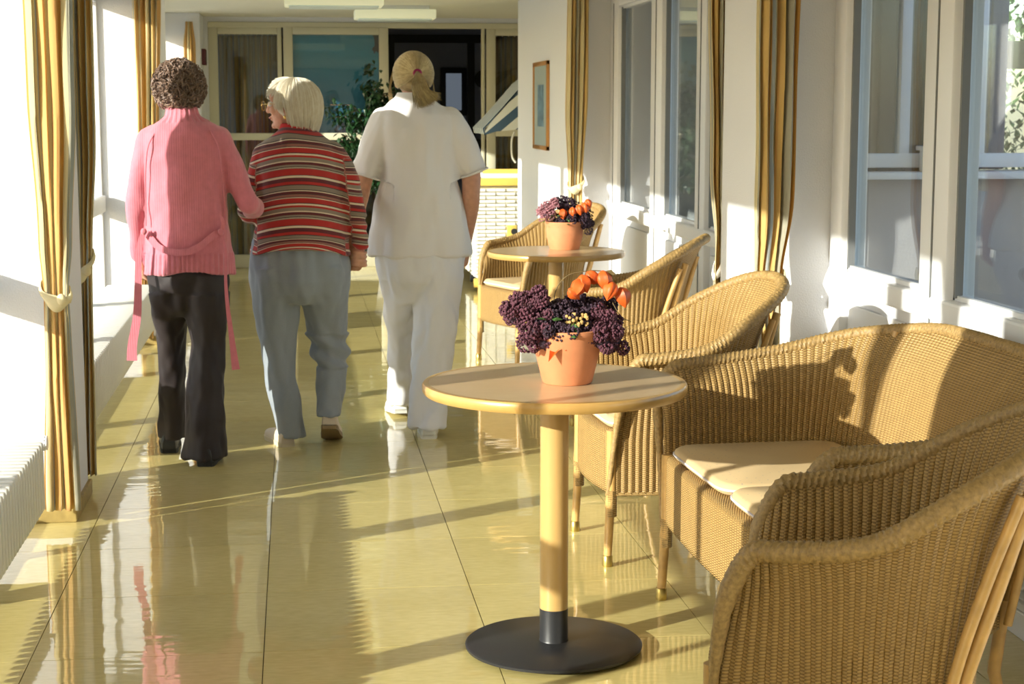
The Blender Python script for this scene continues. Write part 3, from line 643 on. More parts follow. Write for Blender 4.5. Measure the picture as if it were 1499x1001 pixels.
# ------------------------------------------------------------------ round tables
def round_table(x, y, label):
    R = empty('round_table', (x, y, 0), label, 'table', 'round bistro tables')
    m = MB(); m.lathe([(.0, .715), (.330, .715), (.3355, .7345), (0, .7345)], 72); m.build('table_top', TOPW, R)
    m = MB(); m.lathe([(.330, .706), (.346, .706), (.351, .712), (.352, .728), (.348, .734), (.335, .7352), (.334, .7348)], 96); m.f = [f for f in m.f if len(f) == 4]; m.build('table_edge', EDGEW, R)
    m = MB(); m.lathe([(0, .700), (.10, .700), (.10, .714), (0, .714)], 24); m.build('fixing_plate', BLACKM, R)
    m = MB(); m.lathe([(.038, .085), (.038, .706)], 40); m.build('column', POLEW, R)
    m = MB(); m.lathe([(.0, .008), (.225, .006), (.2385, .010), (.240, .017), (.235, .021), (.04, .026), (.0385, .03), (.0385, .115), (.036, .116), (0, .116)], 72); b = m.build('base_disc', BLACKM, R)
    m = MB()
    for k in range(4): a = PI / 4 + k * PI / 2; m.lathe([(.014, 0), (.014, .008)], 12, (.20 * math.cos(a), .20 * math.sin(a), 0))
    m.build('glides', BLACKM, b, kind='stuff')
    return R
T1 = round_table(.675, 4.43, 'round birch pedestal table in front, nearest the camera, with black disc base')
T2 = round_table(1.315, 8.60, 'round birch pedestal table farther back, next to the nurse')

# ------------------------------------------------------------------ potted flowers
SED = [mat('sedum_purple', (.115, .035, .055), .8, noise_amt=.5, noise_scale=60), mat('sedum_dark', (.045, .022, .038), .85, noise_amt=.5, noise_scale=60), mat('sedum_pink', (.40, .17, .20), .8, noise_amt=.4, noise_scale=60)]
LANT = mat('orange_lantern_husk', (.76, .12, .015), .5, noise_amt=.3, noise_scale=30, sub=.1); STEM = mat('green_stem', (.22, .30, .07), .6); DRY = mat('dry_floret', (.55, .36, .13), .8); TWIG = mat('brown_twig', (.16, .11, .04), .7)
LFG = mat('flower_leaf', (.05, .13, .03), .5)
def cluster(c, r, n, seed, axis=(0, 0, 1), br=.0042):
    rnd = random.Random(seed); m = MB(); q = Vector((0, 0, 1)).rotation_difference(Vector(axis)).to_matrix()
    O = [(1, 0, 0), (0, 1, 0), (-1, 0, 0), (0, -1, 0), (0, 0, 1), (0, 0, -1)]; F = [(0, 1, 4), (1, 2, 4), (2, 3, 4), (3, 0, 4), (1, 0, 5), (2, 1, 5), (3, 2, 5), (0, 3, 5)]
    subs = [(Vector((rnd.uniform(-.8, .8), rnd.uniform(-.8, .8), rnd.uniform(-.5, .5))), rnd.uniform(.34, .58)) for _ in range(11)]; n = int(n * 2.2)
    for i in range(n):
        sp, sr = subs[i % 11]; j = i // 11; nn = n // 11 + 1; z = 1 - 1.6 * (j + .5) / nn; ph = j * 2.39996 + i % 7; s_ = math.sqrt(max(0, 1 - z * z)); w = rnd.uniform(.85, 1.06)
        u_ = Vector((s_ * math.cos(ph), s_ * math.sin(ph), z)) * sr * w + sp; p = q @ Vector((u_.x * r[0], u_.y * r[1], u_.z * r[2])) + Vector(c); b = br * rnd.uniform(.7, 1.35)
        m.add([(p.x + a[0] * b, p.y + a[1] * b, p.z + a[2] * b) for a in O], F)
    return m
    for i in range(n):
        z = 1 - 1.55 * (i + .5) / n; ph = i * 2.39996; s_ = math.sqrt(max(0, 1 - z * z)); w = rnd.uniform(.86, 1.05) + .06 * math.sin(ph * .7)
        p = q @ Vector((s_ * math.cos(ph) * r[0] * w, s_ * math.sin(ph) * r[1] * w, z * r[2] * w)) + Vector(c); b = br * rnd.uniform(.7, 1.35)
        m.add([(p.x + a[0] * b, p.y + a[1] * b, p.z + a[2] * b) for a in O], F)
    return m
def lantern(c, s_, axis, seed):
    m = MB(); vs = []; fs = []; n = 20; q = Vector((0, 0, 1)).rotation_difference(Vector(axis).normalized()).to_matrix(); P = [(0, .10), (.12, .48), (.32, .72), (.55, .70), (.78, .45), (.92, .20), (1.02, .03)]
    for (t, r) in P:
        for k in range(n):
            a = 2 * PI * k / n; rr = r * (1 + .13 * math.cos(5 * a) + .04 * math.sin(9 * a + seed)); vs.append(Vector(c) + q @ Vector((rr * math.cos(a) * s_ * .62, rr * math.sin(a) * s_ * .62, (t - .5) * s_ * 1.25)))
    for i in range(len(P) - 1): fs += [(i * n + k, i * n + (k + 1) % n, (i + 1) * n + (k + 1) % n, (i + 1) * n + k) for k in range(n)]
    fs.append(tuple(range(n))[::-1]); fs.append(tuple((len(P) - 1) * n + k for k in range(n))); m.add(vs, fs); return m
def pot(x, y, z, label, heads, lans, prof_, extra, lift=0.0, ll=0.0):
    R = empty('flower_pot', (x, y, z), label, 'potted flowers', 'terracotta pots of dried flowers on the tables')
    m = MB(); m.lathe(prof_, 56); m.build('terracotta_pot', TERRA, R)
    zt = prof_[-3][1] - .012; m = MB(); m.lathe([(0, zt - .02), (prof_[-3][0] - .014, zt - .02), (prof_[-3][0] - .016, zt), (0, zt + .004)], 32); m.build('soil', SOIL, R)
    for i, (hx, hy, hz, rx, ry, rz, mi, n, ax) in enumerate(heads):
        hz += lift
        o = cluster((hx, hy, hz), (rx, ry, rz), n, i + 3, ax).build('flower_head', SED[mi], R, smooth=False)
        if mi != 1: o['label'] = 'purple flower head' if mi == 0 else 'dusty pink flower head'
        c_ = MB(); c_.ball((hx, hy, hz - .2 * rz), (rx * .6, ry * .6, rz * .5), 12, 8); c_.build('inner_stems', SED[1], o)
        s_ = MB(); s_.tube(cat([(hx * .3, hy * .3, zt), (hx * .6, hy * .6, lerp(zt, hz, .6)), (hx, hy, hz)], 4), .003, 6); s_.build('stem', STEM, o)
    tops = []
    for i, (lx, ly, lz, s_, ax) in enumerate(lans):
        lz += ll
        o = lantern((lx, ly, lz), s_, ax, i).build('orange_lantern', LANT, R); tops.append(Vector((lx, ly, lz)) + Vector(ax).normalized() * (-s_ * .6))
    rnd = random.Random(5); m = MB()
    for k in range(16):
        a = rnd.uniform(0, 2 * PI); r_ = rnd.uniform(.06, .10); q = Vector((r_ * math.cos(a), r_ * math.sin(a), zt + rnd.uniform(.0, .05))); M = Matrix.Rotation(a - PI / 2, 3, 'Z') @ Matrix.Rotation(rnd.uniform(-.9, .3), 3, 'X'); s_ = rnd.uniform(.03, .05)
        m.add([M @ Vector(p) + q for p in [(0, 0, 0), (s_ * .3, s_ * .45, 0), (0, s_, 0), (-s_ * .3, s_ * .45, 0), (0, s_ * .5, .006)]], [(0, 1, 4), (1, 2, 4), (2, 3, 4), (3, 0, 4)])
    m.build('leaves', LFG, R, kind='stuff', smooth=False)
    extra(R, zt); return R
def ex1(R, zt):
    m = MB(); m.tube(cat([(-.03, 0, zt), (-.035, 0, .23), (-.005, -.01, .282), (.055, -.01, .296), (.10, -.01, .294)], 8), .0014, 6)
    t = m.build('twig', TWIG, R)
    m = MB(); m.add([(.096, -.01, .294), (.114, -.004, .298), (.130, -.010, .284), (.122, -.02, .288), (.112, -.012, .278), (.102, -.016, .282)], [(0, 1, 3), (1, 2, 3), (0, 3, 4), (0, 4, 5)]); m.build('curled_leaf', TWIG, t, smooth=False)
    m = MB(); m.tube(cat([(.12, 0, .21), (.14, -.01, .175), (.168, -.01, .160)], 5), .0012, 6); m.build('twig', TWIG, R)
    m = MB(); rnd = random.Random(2)
    for k in range(46): m.ball((.012 + rnd.uniform(-.028, .028), -.078 + rnd.uniform(-.006, .006), .176 + rnd.uniform(-.016, .016)), .0045, 6, 4)
    m.build('dry_florets', DRY, R, kind='stuff')
    for (a, b, c) in ((-.045, -.078, .092), (-.0, -.07, .118)):
        m = MB(); m.add([(a, b, c), (a + .012, b - .012, c + .012), (a - .02, b - .02, c - .022), (a - .014, b - .002, c + .006)], [(0, 1, 2), (0, 2, 3)]); m.build('fallen_petal', LANT, R, smooth=False)
p1 = [(.0, 0), (.062, 0), (.066, .004), (.0975, .130), (.1000, .134), (.1000, .144), (.092, .145), (.082, .122), (0, .122)]
pot(.705, 4.405, .735, 'terracotta pot of dark purple sedum and orange lanterns on the near table', [
    (-.135, -.01, .165, .045, .04, .052, 0, 420, (-.5, -.2, .8)), (-.098, -.02, .190, .04, .04, .04, 0, 380, (-.3, -.2, .9)), (-.085, -.045, .125, .05, .045, .05, 0, 460, (-.3, -.6, .5)), (-.075, -.055, .095, .036, .03, .034, 0, 300, (-.2, -.8, .3)),
    (-.035, -.03, .160, .048, .045, .042, 1, 480, (0, -.4, .9)), (.02, .0, .165, .052, .05, .042, 1, 480, (0, -.3, .9)), (.02, -.05, .128, .048, .04, .040, 1, 460, (0, -.8, .5)), (-.03, -.06, .130, .040, .035, .038, 1, 380, (0, -.8, .5)),
    (.075, .01, .158, .05, .05, .045, 1, 460, (.2, -.2, .9)), (.105, -.02, .135, .048, .05, .052, 0, 520, (.6, -.4, .7)), (.082, -.055, .100, .046, .04, .044, 0, 460, (.4, -.8, .4)), (.112, -.03, .092, .040, .04, .042, 0, 400, (.7, -.5, .2)),
    (-.02, .06, .155, .05, .05, .04, 1, 360, (0, .4, .9)), (.06, .065, .150, .05, .05, .04, 1, 360, (0, .4, .9))],
    [(.022, -.03, .224, .042, (-.5, -.2, -1)), (.040, -.025, .234, .040, (.3, 0, -.9)), (.066, -.01, .248, .037, (.7, 0, -.6)), (.094, -.015, .240, .044, (.15, -.2, -1)), (.108, -.03, .214, .042, (-.4, -.3, -1)), (.143, -.02, .196, .044, (.25, -.1, -1)), (.012, -.03, .208, .032, (.8, 0, -.8))], p1, ex1, .026, .03)
def ex2(R, zt):
    m = MB(); rnd = random.Random(4)
    for k in range(10): m.tube([(-.03, 0, zt), (-.03 - rnd.uniform(.0, .06), rnd.uniform(-.04, .02), .155 + rnd.uniform(0, .02))], .003, 5)
    m.build('stems', mat('pale_stem', (.50, .56, .38), .6), R, kind='stuff')
p2 = [(.0, 0), (.068, 0), (.070, .004), (.085, .06), (.088, .095), (.086, .105), (.093, .120), (.093, .132), (.083, .132), (.078, .11), (0, .11)]
p2 = p2[:-3] + [(.086, .133), (.078, .11), (0, .11)]; p2 = [(r * 1.1, z * 1.08) for r, z in p2]
pot(1.375, 8.70, .735, 'terracotta pot of pink and dark sedum with orange lanterns on the far table', [
    (-.11, -.01, .20, .045, .04, .035, 2, 240, (-.4, -.2, .9)), (-.08, -.03, .225, .04, .04, .035, 2, 220, (-.3, -.3, .9)), (-.095, -.045, .185, .04, .035, .03, 2, 200, (-.4, -.5, .8)), (0, .0, .225, .06, .05, .045, 1, 300, (0, -.3, .9)),
    (-.01, -.05, .16, .05, .045, .045, 1, 280, (0, -.7, .6)), (.06, -.04, .16, .055, .045, .05, 1, 300, (.2, -.7, .6)), (.11, -.03, .145, .055, .05, .055, 1, 340, (.6, -.5, .3)), (.08, .03, .18, .05, .05, .05, 1, 260, (.5, .2, .8))],
    [(.03, -.07, .192, .045, (0, -.3, -1)), (.065, -.07, .205, .045, (.2, -.3, -1)), (.095, -.06, .212, .05, (.2, -.3, -1)), (.115, -.05, .235, .042, (.4, -.1, -1)), (-.02, -.07, .185, .045, (0, -.5, -1))], p2, ex2)

# ------------------------------------------------------------------ picture, lamps, small wall box
FR = MB()
PY0, PY1, PZ0, PZ1, PX = 11.62, 12.31, 1.17, 1.78, 1.73
R = empty('framed_picture', (PX, (PY0 + PY1) / 2, PZ0), 'small framed blue and white picture on the far right wall', 'picture')
m = MB()
for (a, b, c, d) in ((PY0, PY1, PZ0, PZ0 + .03), (PY0, PY1, PZ1 - .03, PZ1), (PY0, PY0 + .03, PZ0, PZ1), (PY1 - .03, PY1, PZ0, PZ1)): m.box(PX - .022, PX, a, b, c, d, .003)
wp(R, m, 'frame', wood_mat('frame_wood', (.45, .20, .05), (.60, .30, .09)))
m = MB(); m.box(PX - .012, PX - .001, PY0 + .03, PY1 - .03, PZ0 + .03, PZ1 - .03); wp(R, m, 'mount', mat('grey_mount', (.36, .42, .40), .6), smooth=False)
m = MB(); m.box(PX - .014, PX - .012, PY0 + .20, PY1 - .20, PZ0 + .16, PZ1 - .16); wp(R, m, 'print', mat('blue_print', (.16, .27, .36), .5, noise_amt=.6, noise_scale=12), smooth=False)
LMP = mat('lamp_diffuser', (.82, .84, .66), .5, emit=((.95, .95, .62), .28))
def lamp(x, y, label, w=.65, z_=2.162):
    R = empty('ceiling_lamp', (x, y, z_), label, 'ceiling lamp', 'box shaped ceiling lamps')
    m = MB(); m.box(-w / 2, w / 2, -.17, .17, .012, .085, .008); m.build('diffuser', LMP, R); m = MB(); m.box(-w / 2 + .03, w / 2 - .03, -.14, .14, 0, .014, .003); m.build('louvre', mat('lamp_blue_white', (.70, .80, .82), .4), R)
    m = MB(); m.box(-w / 2 + .05, w / 2 - .05, -.12, .12, .085, CZ - z_ + .001, .003); m.build('housing', WHITE, R)
lamp(.275, 11.6, 'box shaped ceiling lamp at the top edge, nearer of the two', z_=2.115); lamp(.825, 14.1, 'box shaped ceiling lamp farther back, in front of the end wall')
R = empty('alarm_box', (-.77, 15.6, 1.84), 'small dark red box on the left wall beside the end wall', 'alarm box')
m = MB(); m.box(-.80, -.765, 15.5, 15.72, 1.84, 1.98, .004); wp(R, m, 'box_case', mat('dark_red', (.10, .015, .02), .5)); m = MB(); m.box(-.766, -.762, 15.55, 15.67, 1.88, 1.94); wp(R, m, 'box_cover', mat('dark_red_cover', (.05, .01, .012), .3), smooth=False)

# ------------------------------------------------------------------ hooded beach chair in the alcove
R = empty('hooded_beach_chair', (1.75, 13.95, 0), 'white wicker beach chair with yellow trim and striped blue hood by the far wall', 'beach chair')
YL = wood_mat('yellow_wood', (.66, .44, .08), (.75, .54, .14)); WW = mat('white_wicker', (.82, .81, .74), .5)
X0, X1, Y0, Y1 = 1.43, 2.35, 13.6, 14.4
m = MB(); m.box(X0 + .015, X1 - .015, Y0 + .02, Y1 - .02, .10, .84); wp(R, m, 'inner_panel', mat('wicker_gap', (.62, .55, .34), .8), smooth=False)
m = MB(); z = .11; r_ = 0
while z < .83:
    x = X0
    k = 0
    while x < X1 - .02:
        d = .010 if (k + r_) % 2 else .0; m.box(x, x + .076, Y0 + .004 - d, Y0 + .022, z, z + .021, .0); x += .08; k += 1
    y_ = Y0
    while y_ < Y1 - .02:
        d = .010 if (k + r_) % 2 else .0; m.box(X0 + .004 - d, X0 + .022, y_, y_ + .076, z, z + .021); y_ += .08; k += 1
    z += .030; r_ += 1
wp(R, m, 'white_weave', WW, kind='stuff', smooth=False)
for (a, b, c, d, e, f, nm) in ((X0 - .02, X1, Y0 - .02, Y0 + .04, .845, .905, 'arm_board'), (X0 + .07, X1, Y0 + .08, Y0 + .14, .94, .975, 'arm_board'), (X0 - .015, X1, Y0 - .015, Y0 + .05, .03, .10, 'base_board'), (X0 - .02, X0 + .05, Y0, Y1, .845, .905, 'side_board'), (1.68, 1.76, Y0 - .03, Y0, .43, .53, 'handle_plate')):
    m = MB(); m.box(a, b, c, d, e, f, .006); o = wp(R, m, nm, YL)
    if nm == 'handle_plate': m = MB(); m.tube([(1.735, Y0 - .03, .48), (1.735, Y0 - .05, .48)], .025, 16); wp(R, m, 'ring', BLACKM)
m = MB(); m.box(X0 + .06, X1 - .05, Y0 + .04, Y1 - .1, .90, .94, .015); wp(R, m, 'seat_pad', WW)
for x in (X0 + .03, X1 - .06):
    for y_ in (Y0 + .05, Y1 - .06): m = MB(); m.box(x, x + .04, y_, y_ + .04, 0, .06, .003); wp(R, m, 'foot', BLACKM)
def stripe_mat():
    m = bpy.data.materials.new('blue_white_awning'); m.use_nodes = True; nt = m.node_tree; b = nt.nodes['Principled BSDF']; uv = nt.nodes.new('ShaderNodeUVMap'); sx = nt.nodes.new('ShaderNodeSeparateXYZ'); nt.links.new(uv.outputs[0], sx.inputs[0])
    nt.links.new(stripes_ramp(nt, sx.outputs[0], [(1, (.80, .82, .76)), (1, (.07, .13, .21))], .13), b.inputs['Base Color']); b.inputs['Roughness'].default_value = .85; return m
SM = stripe_mat(); m = MB(); vs = []; uv = []
HP = [(1.500, 1.255), (1.490, 1.30), (1.56, 1.37), (1.68, 1.50), (1.82, 1.66), (2.0, 1.80), (2.3, 1.88)]
for (x, z) in HP:
    for k in range(9):
        y_ = lerp(Y0 + .02, Y1 - .02, k / 8); vs.append((x, y_, z)); uv.append((y_ + (x - 1.5) * .0, z))
m.add(vs, [(i * 9 + k, i * 9 + k + 1, (i + 1) * 9 + k + 1, (i + 1) * 9 + k) for i in range(len(HP) - 1) for k in range(8)], [(u + 0, v) for u, v in uv])
o = wp(R, m, 'hood_top', SM, smooth=False); md = o.modifiers.new('thick', 'SOLIDIFY'); md.thickness = .012
m = MB(); bot = [(1.500, 1.245), (1.60, 1.275), (1.72, 1.285), (1.85, 1.30), (2.0, 1.30), (2.15, 1.30), (2.3, 1.3)]; tp = [(1.497, 1.262), (1.60, 1.41), (1.72, 1.545), (1.85, 1.68), (2.0, 1.79), (2.15, 1.84), (2.3, 1.87)]
vs = [(x, Y0 + .02, z) for x, z in bot] + [(x, Y0 + .02, z) for x, z in tp]; m.add(vs, [(i, i + 1, i + 8, i + 7) for i in range(6)], [(.09 + (p[2] - 1.2) * .75 - (p[0] - 1.5) * .62, 0) for p in vs])
o = wp(R, m, 'hood_side', SM, smooth=False); md = o.modifiers.new('thick', 'SOLIDIFY'); md.thickness = .01
m = MB(); m.tube([(1.80, Y0 - .0, .9), (1.86, Y0 + .0, 1.3)], .015, 8); m.tube([(2.25, Y0 + .3, .3), (2.28, Y0 + .3, 1.8)], .03, 8); wp(R, m, 'hood_post', YL)
m = MB(); m.tube(cat([(1.74, Y0 - .01, 1.27), (1.715, Y0 - .03, 1.20), (1.72, Y0 - .03, 1.08), (1.75, Y0 - .01, 1.03)], 6), .008, 8); wp(R, m, 'grab_handle', WW)

# ------------------------------------------------------------------ ficus in a pot
R = empty('potted_ficus', (.86, 14.7, 0), 'leafy green ficus tree in a pot in front of the end wall, behind the nurse', 'potted plant')
m = MB(); m.lathe([(0, 0), (.15, 0), (.19, .28), (.20, .30), (.18, .30), (.17, .26), (0, .26)], 32, (.86, 14.7, 0)); wp(R, m, 'planter', mat('grey_planter', (.25, .25, .24), .6)); m = MB()
rnd = random.Random(11)
m.tube(cat([(.86, 14.7, .25), (.80, 14.68, .7), (.66, 14.72, 1.2), (.62, 14.7, 1.6)], 6), [.02] * 10 + [.012] * 9, 8)
tips = []
for k in range(34):
    z0 = rnd.uniform(.75, 1.45); a = rnd.uniform(0, 2 * PI); r_ = rnd.uniform(.18, .36) * (1.15 - .9 * max(0, (z0 - 1.1))); e = Vector((.62 + r_ * math.cos(a), 14.7 + r_ * .8 * math.sin(a), z0 + rnd.uniform(.02, .22))); b = Vector((.63, 14.7, z0)); tips.append((b, e)); m.tube([b, (b + e) / 2 + Vector((0, 0, .05)), e], .005, 5)
tips.append((Vector((.62, 14.7, 1.5)), Vector((.64, 14.7, 1.80)))); tips.append((Vector((.66, 14.7, 1.4)), Vector((.72, 14.7, 1.66))))
wp(R, m, 'trunk', BARK); m = MB()
for (b, e) in tips:
    for q in range(62):
        t = rnd.uniform(.25, 1.08); p = b.lerp(e, t) + Vector((rnd.gauss(0, .035), rnd.gauss(0, .035), rnd.gauss(.0, .035))); s_ = rnd.uniform(.05, .08); M = Matrix.Rotation(rnd.uniform(0, 2 * PI), 3, 'Z') @ Matrix.Rotation(rnd.uniform(-1.3, -.2), 3, 'X')
        m.add([M @ Vector(v) + p for v in [(0, 0, 0), (s_ * .28, s_ * .4, .0), (0, s_, -.01), (-s_ * .28, s_ * .4, .0), (0, s_ * .45, s_ * .06)]], [(0, 1, 4), (1, 2, 4), (2, 3, 4), (3, 0, 4)])
wp(R, m, 'foliage', LEAFD, kind='stuff', smooth=False)

# ------------------------------------------------------------------ people
def union(parts, voxel, smooth=6):
    m = MB()
    for p in parts: m.add(p.v, p.f)
    me = bpy.data.meshes.new('tmp'); me.from_pydata(m.v, [], m.f)
    bm = bmesh.new(); bm.from_mesh(me); bmesh.ops.recalc_face_normals(bm, faces=bm.faces); bm.to_mesh(me); bm.free()
    o = bpy.data.objects.new('tmp', me); COL.objects.link(o)
    r = o.modifiers.new('r', 'REMESH'); r.mode = 'VOXEL'; r.voxel_size = voxel; r.use_smooth_shade = True
    s_ = o.modifiers.new('s', 'SMOOTH'); s_.factor = .5; s_.iterations = smooth
    dg = bpy.context.evaluated_depsgraph_get(); out = bpy.data.meshes.new_from_object(o.evaluated_get(dg)); bpy.data.objects.remove(o); bpy.data.meshes.remove(me)
    return out
def place(me, name, mt, parent, fn=None, attr=None, scale_n=None):
    """displace mesh (world coords) by fn(co, n)->offset along the normal, write attr(co)->float, move into parent's frame"""
    me.name = name; co = [v.co.copy() for v in me.vertices]; nn = [v.normal.copy() for v in me.vertices]
    if attr:
        a = me.attributes.new('stripe', 'FLOAT', 'POINT'); a.data.foreach_set('value', [attr(c) for c in co])
    L = parent.location.copy(); q = parent.parent
    while q: L += q.location; q = q.parent
    flat = []
    for c, n in zip(co, nn):
        d = fn(c, n) if fn else 0
        p = (c + d) if isinstance(d, Vector) else (c + n * d); p = p - L; flat += [p.x, p.y, p.z]
    me.vertices.foreach_set('co', flat); me.polygons.foreach_set('use_smooth', [True] * len(me.polygons)); me.materials.clear(); me.materials.append(mt)
    o = bpy.data.objects.new(name, me); COL.objects.link(o); o.parent = parent; return o
def limb(pts, rs, n=14):
    m = MB(); P = cat(pts, 5); k = len(pts) - 1; R_ = []
    for i in range(len(P)):
        t = i / 5; a = min(int(t), k - 1); f = t - a; R_.append(lerp(rs[a], rs[a + 1], f))
    m.tube(P, R_, n); m2 = [m]
    for p, r in ((P[0], R_[0]), (P[-1], R_[-1])):
        b = MB(); b.ball(p, r * .99, 12, 8); m2.append(b)
    return m2
def body_rings(R, n=32): m = MB(); m.rings(R, n); return [m]
def HM(fwd, tilt=0):
    f = Vector((fwd[0], fwd[1], fwd[2] if len(fwd) > 2 else 0)).normalized(); r = f.cross(Vector((0, 0, 1))).normalized(); u = r.cross(f); u = (u + r * tilt).normalized(); r = f.cross(u).normalized()
    return Matrix((r, f, u)).transposed()
def head_parts(c, M, neck):
    P = []
    def b(x, y, z, r): q = MB(); q.ball(Vector(c) + M @ Vector((x, y, z)), r, 16, 12, M); P.append(q)
    b(0, -.012, .016, (.073, .090, .080)); b(0, .035, -.03, (.056, .058, .07)); b(0, .050, -.078, (.034, .036, .030)); b(0, .085, -.088, (.016, .014, .014))
    b(0, .068, .035, (.050, .028, .035))                              # brow
    for s in (-1, 1): b(.034 * s, .068, -.022, (.024, .022, .022)); b(.075 * s, -.008, -.018, (.009, .020, .032)); b(.077 * s, -.004, -.042, (.006, .010, .012))
    for z, y_, r in ((.012, .092, .009), (0, .100, .010), (-.012, .107, .011), (-.022, .110, .0125)): b(0, y_, z, (r, r, r))
    for s in (-1, 1): b(.010 * s, .101, -.026, (.008, .010, .007))
    b(0, .092, -.050, (.022, .011, .006)); b(0, .090, -.061, (.020, .011, .007))
    P += limb([Vector(c) + M @ Vector((0, -.015, -.04)), Vector(c) + M @ Vector((0, -.02, -.09)), neck], [.052, .050, .060])
    return P
EYEW = mat('eye_white', (.75, .73, .70), .2); IRIS = mat('iris', (.10, .14, .18), .2); LIP = mat('lips', (.60, .26, .20), .5)
GOLD = mat('gold', (.75, .52, .18), .25, metal=1)
def eyes(par, c, M):
    for s in (-1, 1):
        e = MB(); e.ball(Vector(c) + M @ Vector((.032 * s, .083, .004)), .012, 14, 10); o = wp(par, e, 'eye', EYEW)
        i = MB(); i.ball(Vector(c) + M @ Vector((.032 * s, .092, .004)), .0052, 10, 8); wp(o, i, 'iris', IRIS)
        w = MB(); w.tube([Vector(c) + M @ Vector((x * s, y_, z)) for x, y_, z in ((.014, .095, .024), (.032, .095, .031), (.050, .083, .026))], .0035, 6); wp(par, w, 'eyebrow', HW_)
    l = MB(); l.tube([Vector(c) + M @ Vector(q) for q in ((-.021, .094, -.054), (-.008, .1025, -.053), (.008, .1025, -.053), (.021, .094, -.054))], .0042, 6); wp(par, l, 'lips', LIP)
def hair_mat(name, a, b_, rough=.5):
    m = bpy.data.materials.new(name); m.use_nodes = True; nt = m.node_tree; b = nt.nodes['Principled BSDF']; tc = nt.nodes.new('ShaderNodeTexCoord'); n = nt.nodes.new('ShaderNodeTexNoise')
    n.inputs['Scale'].default_value = 55; n.inputs['Detail'].default_value = 3; nt.links.new(tc.outputs['Object'], n.inputs['Vector']); r = nt.nodes.new('ShaderNodeMapRange'); r.inputs[1].default_value = .35; r.inputs[2].default_value = .65
    nt.links.new(n.outputs[0], r.inputs[0]); nt.links.new(mixc(nt, r.outputs[0], a, b_), b.inputs['Base Color']); b.inputs['Roughness'].default_value = rough; b.inputs['Sheen Weight'].default_value = .3
    uvn = nt.nodes.new('ShaderNodeUVMap'); sx = nt.nodes.new('ShaderNodeSeparateXYZ'); nt.links.new(uvn.outputs[0], sx.inputs[0]); nt.links.new(mixc(nt, math_(nt, 'ADD', math_(nt, 'MULTIPLY', sx.outputs[0], .75), math_(nt, 'MULTIPLY', r.outputs[0], .25)), a, b_), b.inputs['Base Color']); return m
HB = hair_mat('brown_hair', (.085, .045, .028), (.27, .17, .115)); HW_ = hair_mat('white_hair', (.62, .54, .40), (.84, .80, .70)); HBL = hair_mat('blond_hair', (.34, .24, .10), (.66, .54, .28))
def ell(c, M, r, th, ph, k=1.0):
    """th: polar angle from up, ph: azimuth, 0 = forward, grows to the right"""
    return Vector(c) + M @ Vector((r[0] * k * math.sin(th) * math.sin(ph), r[1] * k * math.sin(th) * math.cos(ph), r[2] * k * math.cos(th)))
def skirt_cloth(parts): return parts
def fold(c, amp, sx, sz, seed=0.0): return amp * (noise.noise(Vector((c.x * sx + seed, c.y * sx, c.z * sz))) + .5 * noise.noise(Vector((c.x * sx * 2.2, c.y * sx * 2.2 + seed, c.z * sz * 2.6 + 3))))
def shoe(par, heel, fwd, pitch, mt, sole, L=.25, W_=.092, name='shoe', hgt=1.0):
    f = Vector((fwd[0], fwd[1], 0)).normalized(); M = HM(f); Rm = M @ Matrix.Rotation(pitch, 3, 'X')
    T = [(-.0, .30, .055, .0), (.012, .36, .072, .0), (.05, .40, .078, 0), (.10, .40, .070, 0), (.14, .44, .056, 0), (.19, .50, .045, 0), (.225, .44, .038, 0), (.245, .28, .030, 0), (.25, .12, .022, 0)]
    up = MB(); vs = []; n = 18
    so_ = MB(); vs2 = []
    for (y_, w, h, _) in T:
        y_ *= L / .25
        for k in range(n):
            a = 2 * PI * k / n; x = w * W_ * math.copysign(abs(math.cos(a)) ** .8, math.cos(a)); z = .018 + (h * hgt) * (max(0, math.sin(a)) ** .7) - .004 * (math.sin(a) < 0); vs.append(Vector((x, y_, z)))
            vs2.append(Vector((x * 1.07, y_, (.020 if math.sin(a) > 0 else 0) - 0)))
    fs = [(i * n + k, i * n + (k + 1) % n, (i + 1) * n + (k + 1) % n, (i + 1) * n + k) for i in range(len(T) - 1) for k in range(n)] + [tuple(range(n))[::-1], tuple((len(T) - 1) * n + k for k in range(n))]
    O = Vector(heel); up.add([Rm @ v + O for v in vs], fs); so_.add([Rm @ v + O for v in vs2], fs)
    s_ = wp(par, up, name, mt); wp(s_, so_, 'sole', sole); return s_

# ---- materials for clothes
def knit(name, col, sc=900, rough=.9, sheen=.4):
    m = mat(name, col, rough, sheen=sheen, noise_amt=.08, noise_scale=40); nt = m.node_tree; b = nt.nodes['Principled BSDF']
    tc = nt.nodes.new('ShaderNodeTexCoord'); w = nt.nodes.new('ShaderNodeTexWave'); w.wave_type = 'BANDS'; w.bands_direction = 'X'; w.inputs['Scale'].default_value = 34; w.inputs['Distortion'].default_value = 1.2; w.inputs['Detail Scale'].default_value = 20
    nt.links.new(tc.outputs['Object'], w.inputs['Vector']); bp = nt.nodes.new('ShaderNodeBump'); bp.inputs['Strength'].default_value = .25; bp.inputs['Distance'].default_value = .002; nt.links.new(w.outputs[1], bp.inputs['Height']); nt.links.new(bp.outputs[0], b.inputs['Normal'])
    return m
PINK = knit('pink_knit', (.64, .19, .245)); BLKT = mat('black_brown_trousers', (.016, .009, .010), .65, sheen=.06, bump=(400, .1, .001))
GREYT = mat('blue_grey_trousers', (.27, .30, .34), .85, sheen=.2, noise_amt=.06, noise_scale=300); NW = mat('white_tunic', (.80, .77, .77), .8, sheen=.1); NWT = mat('white_trousers', (.78, .77, .80), .8, sheen=.1)
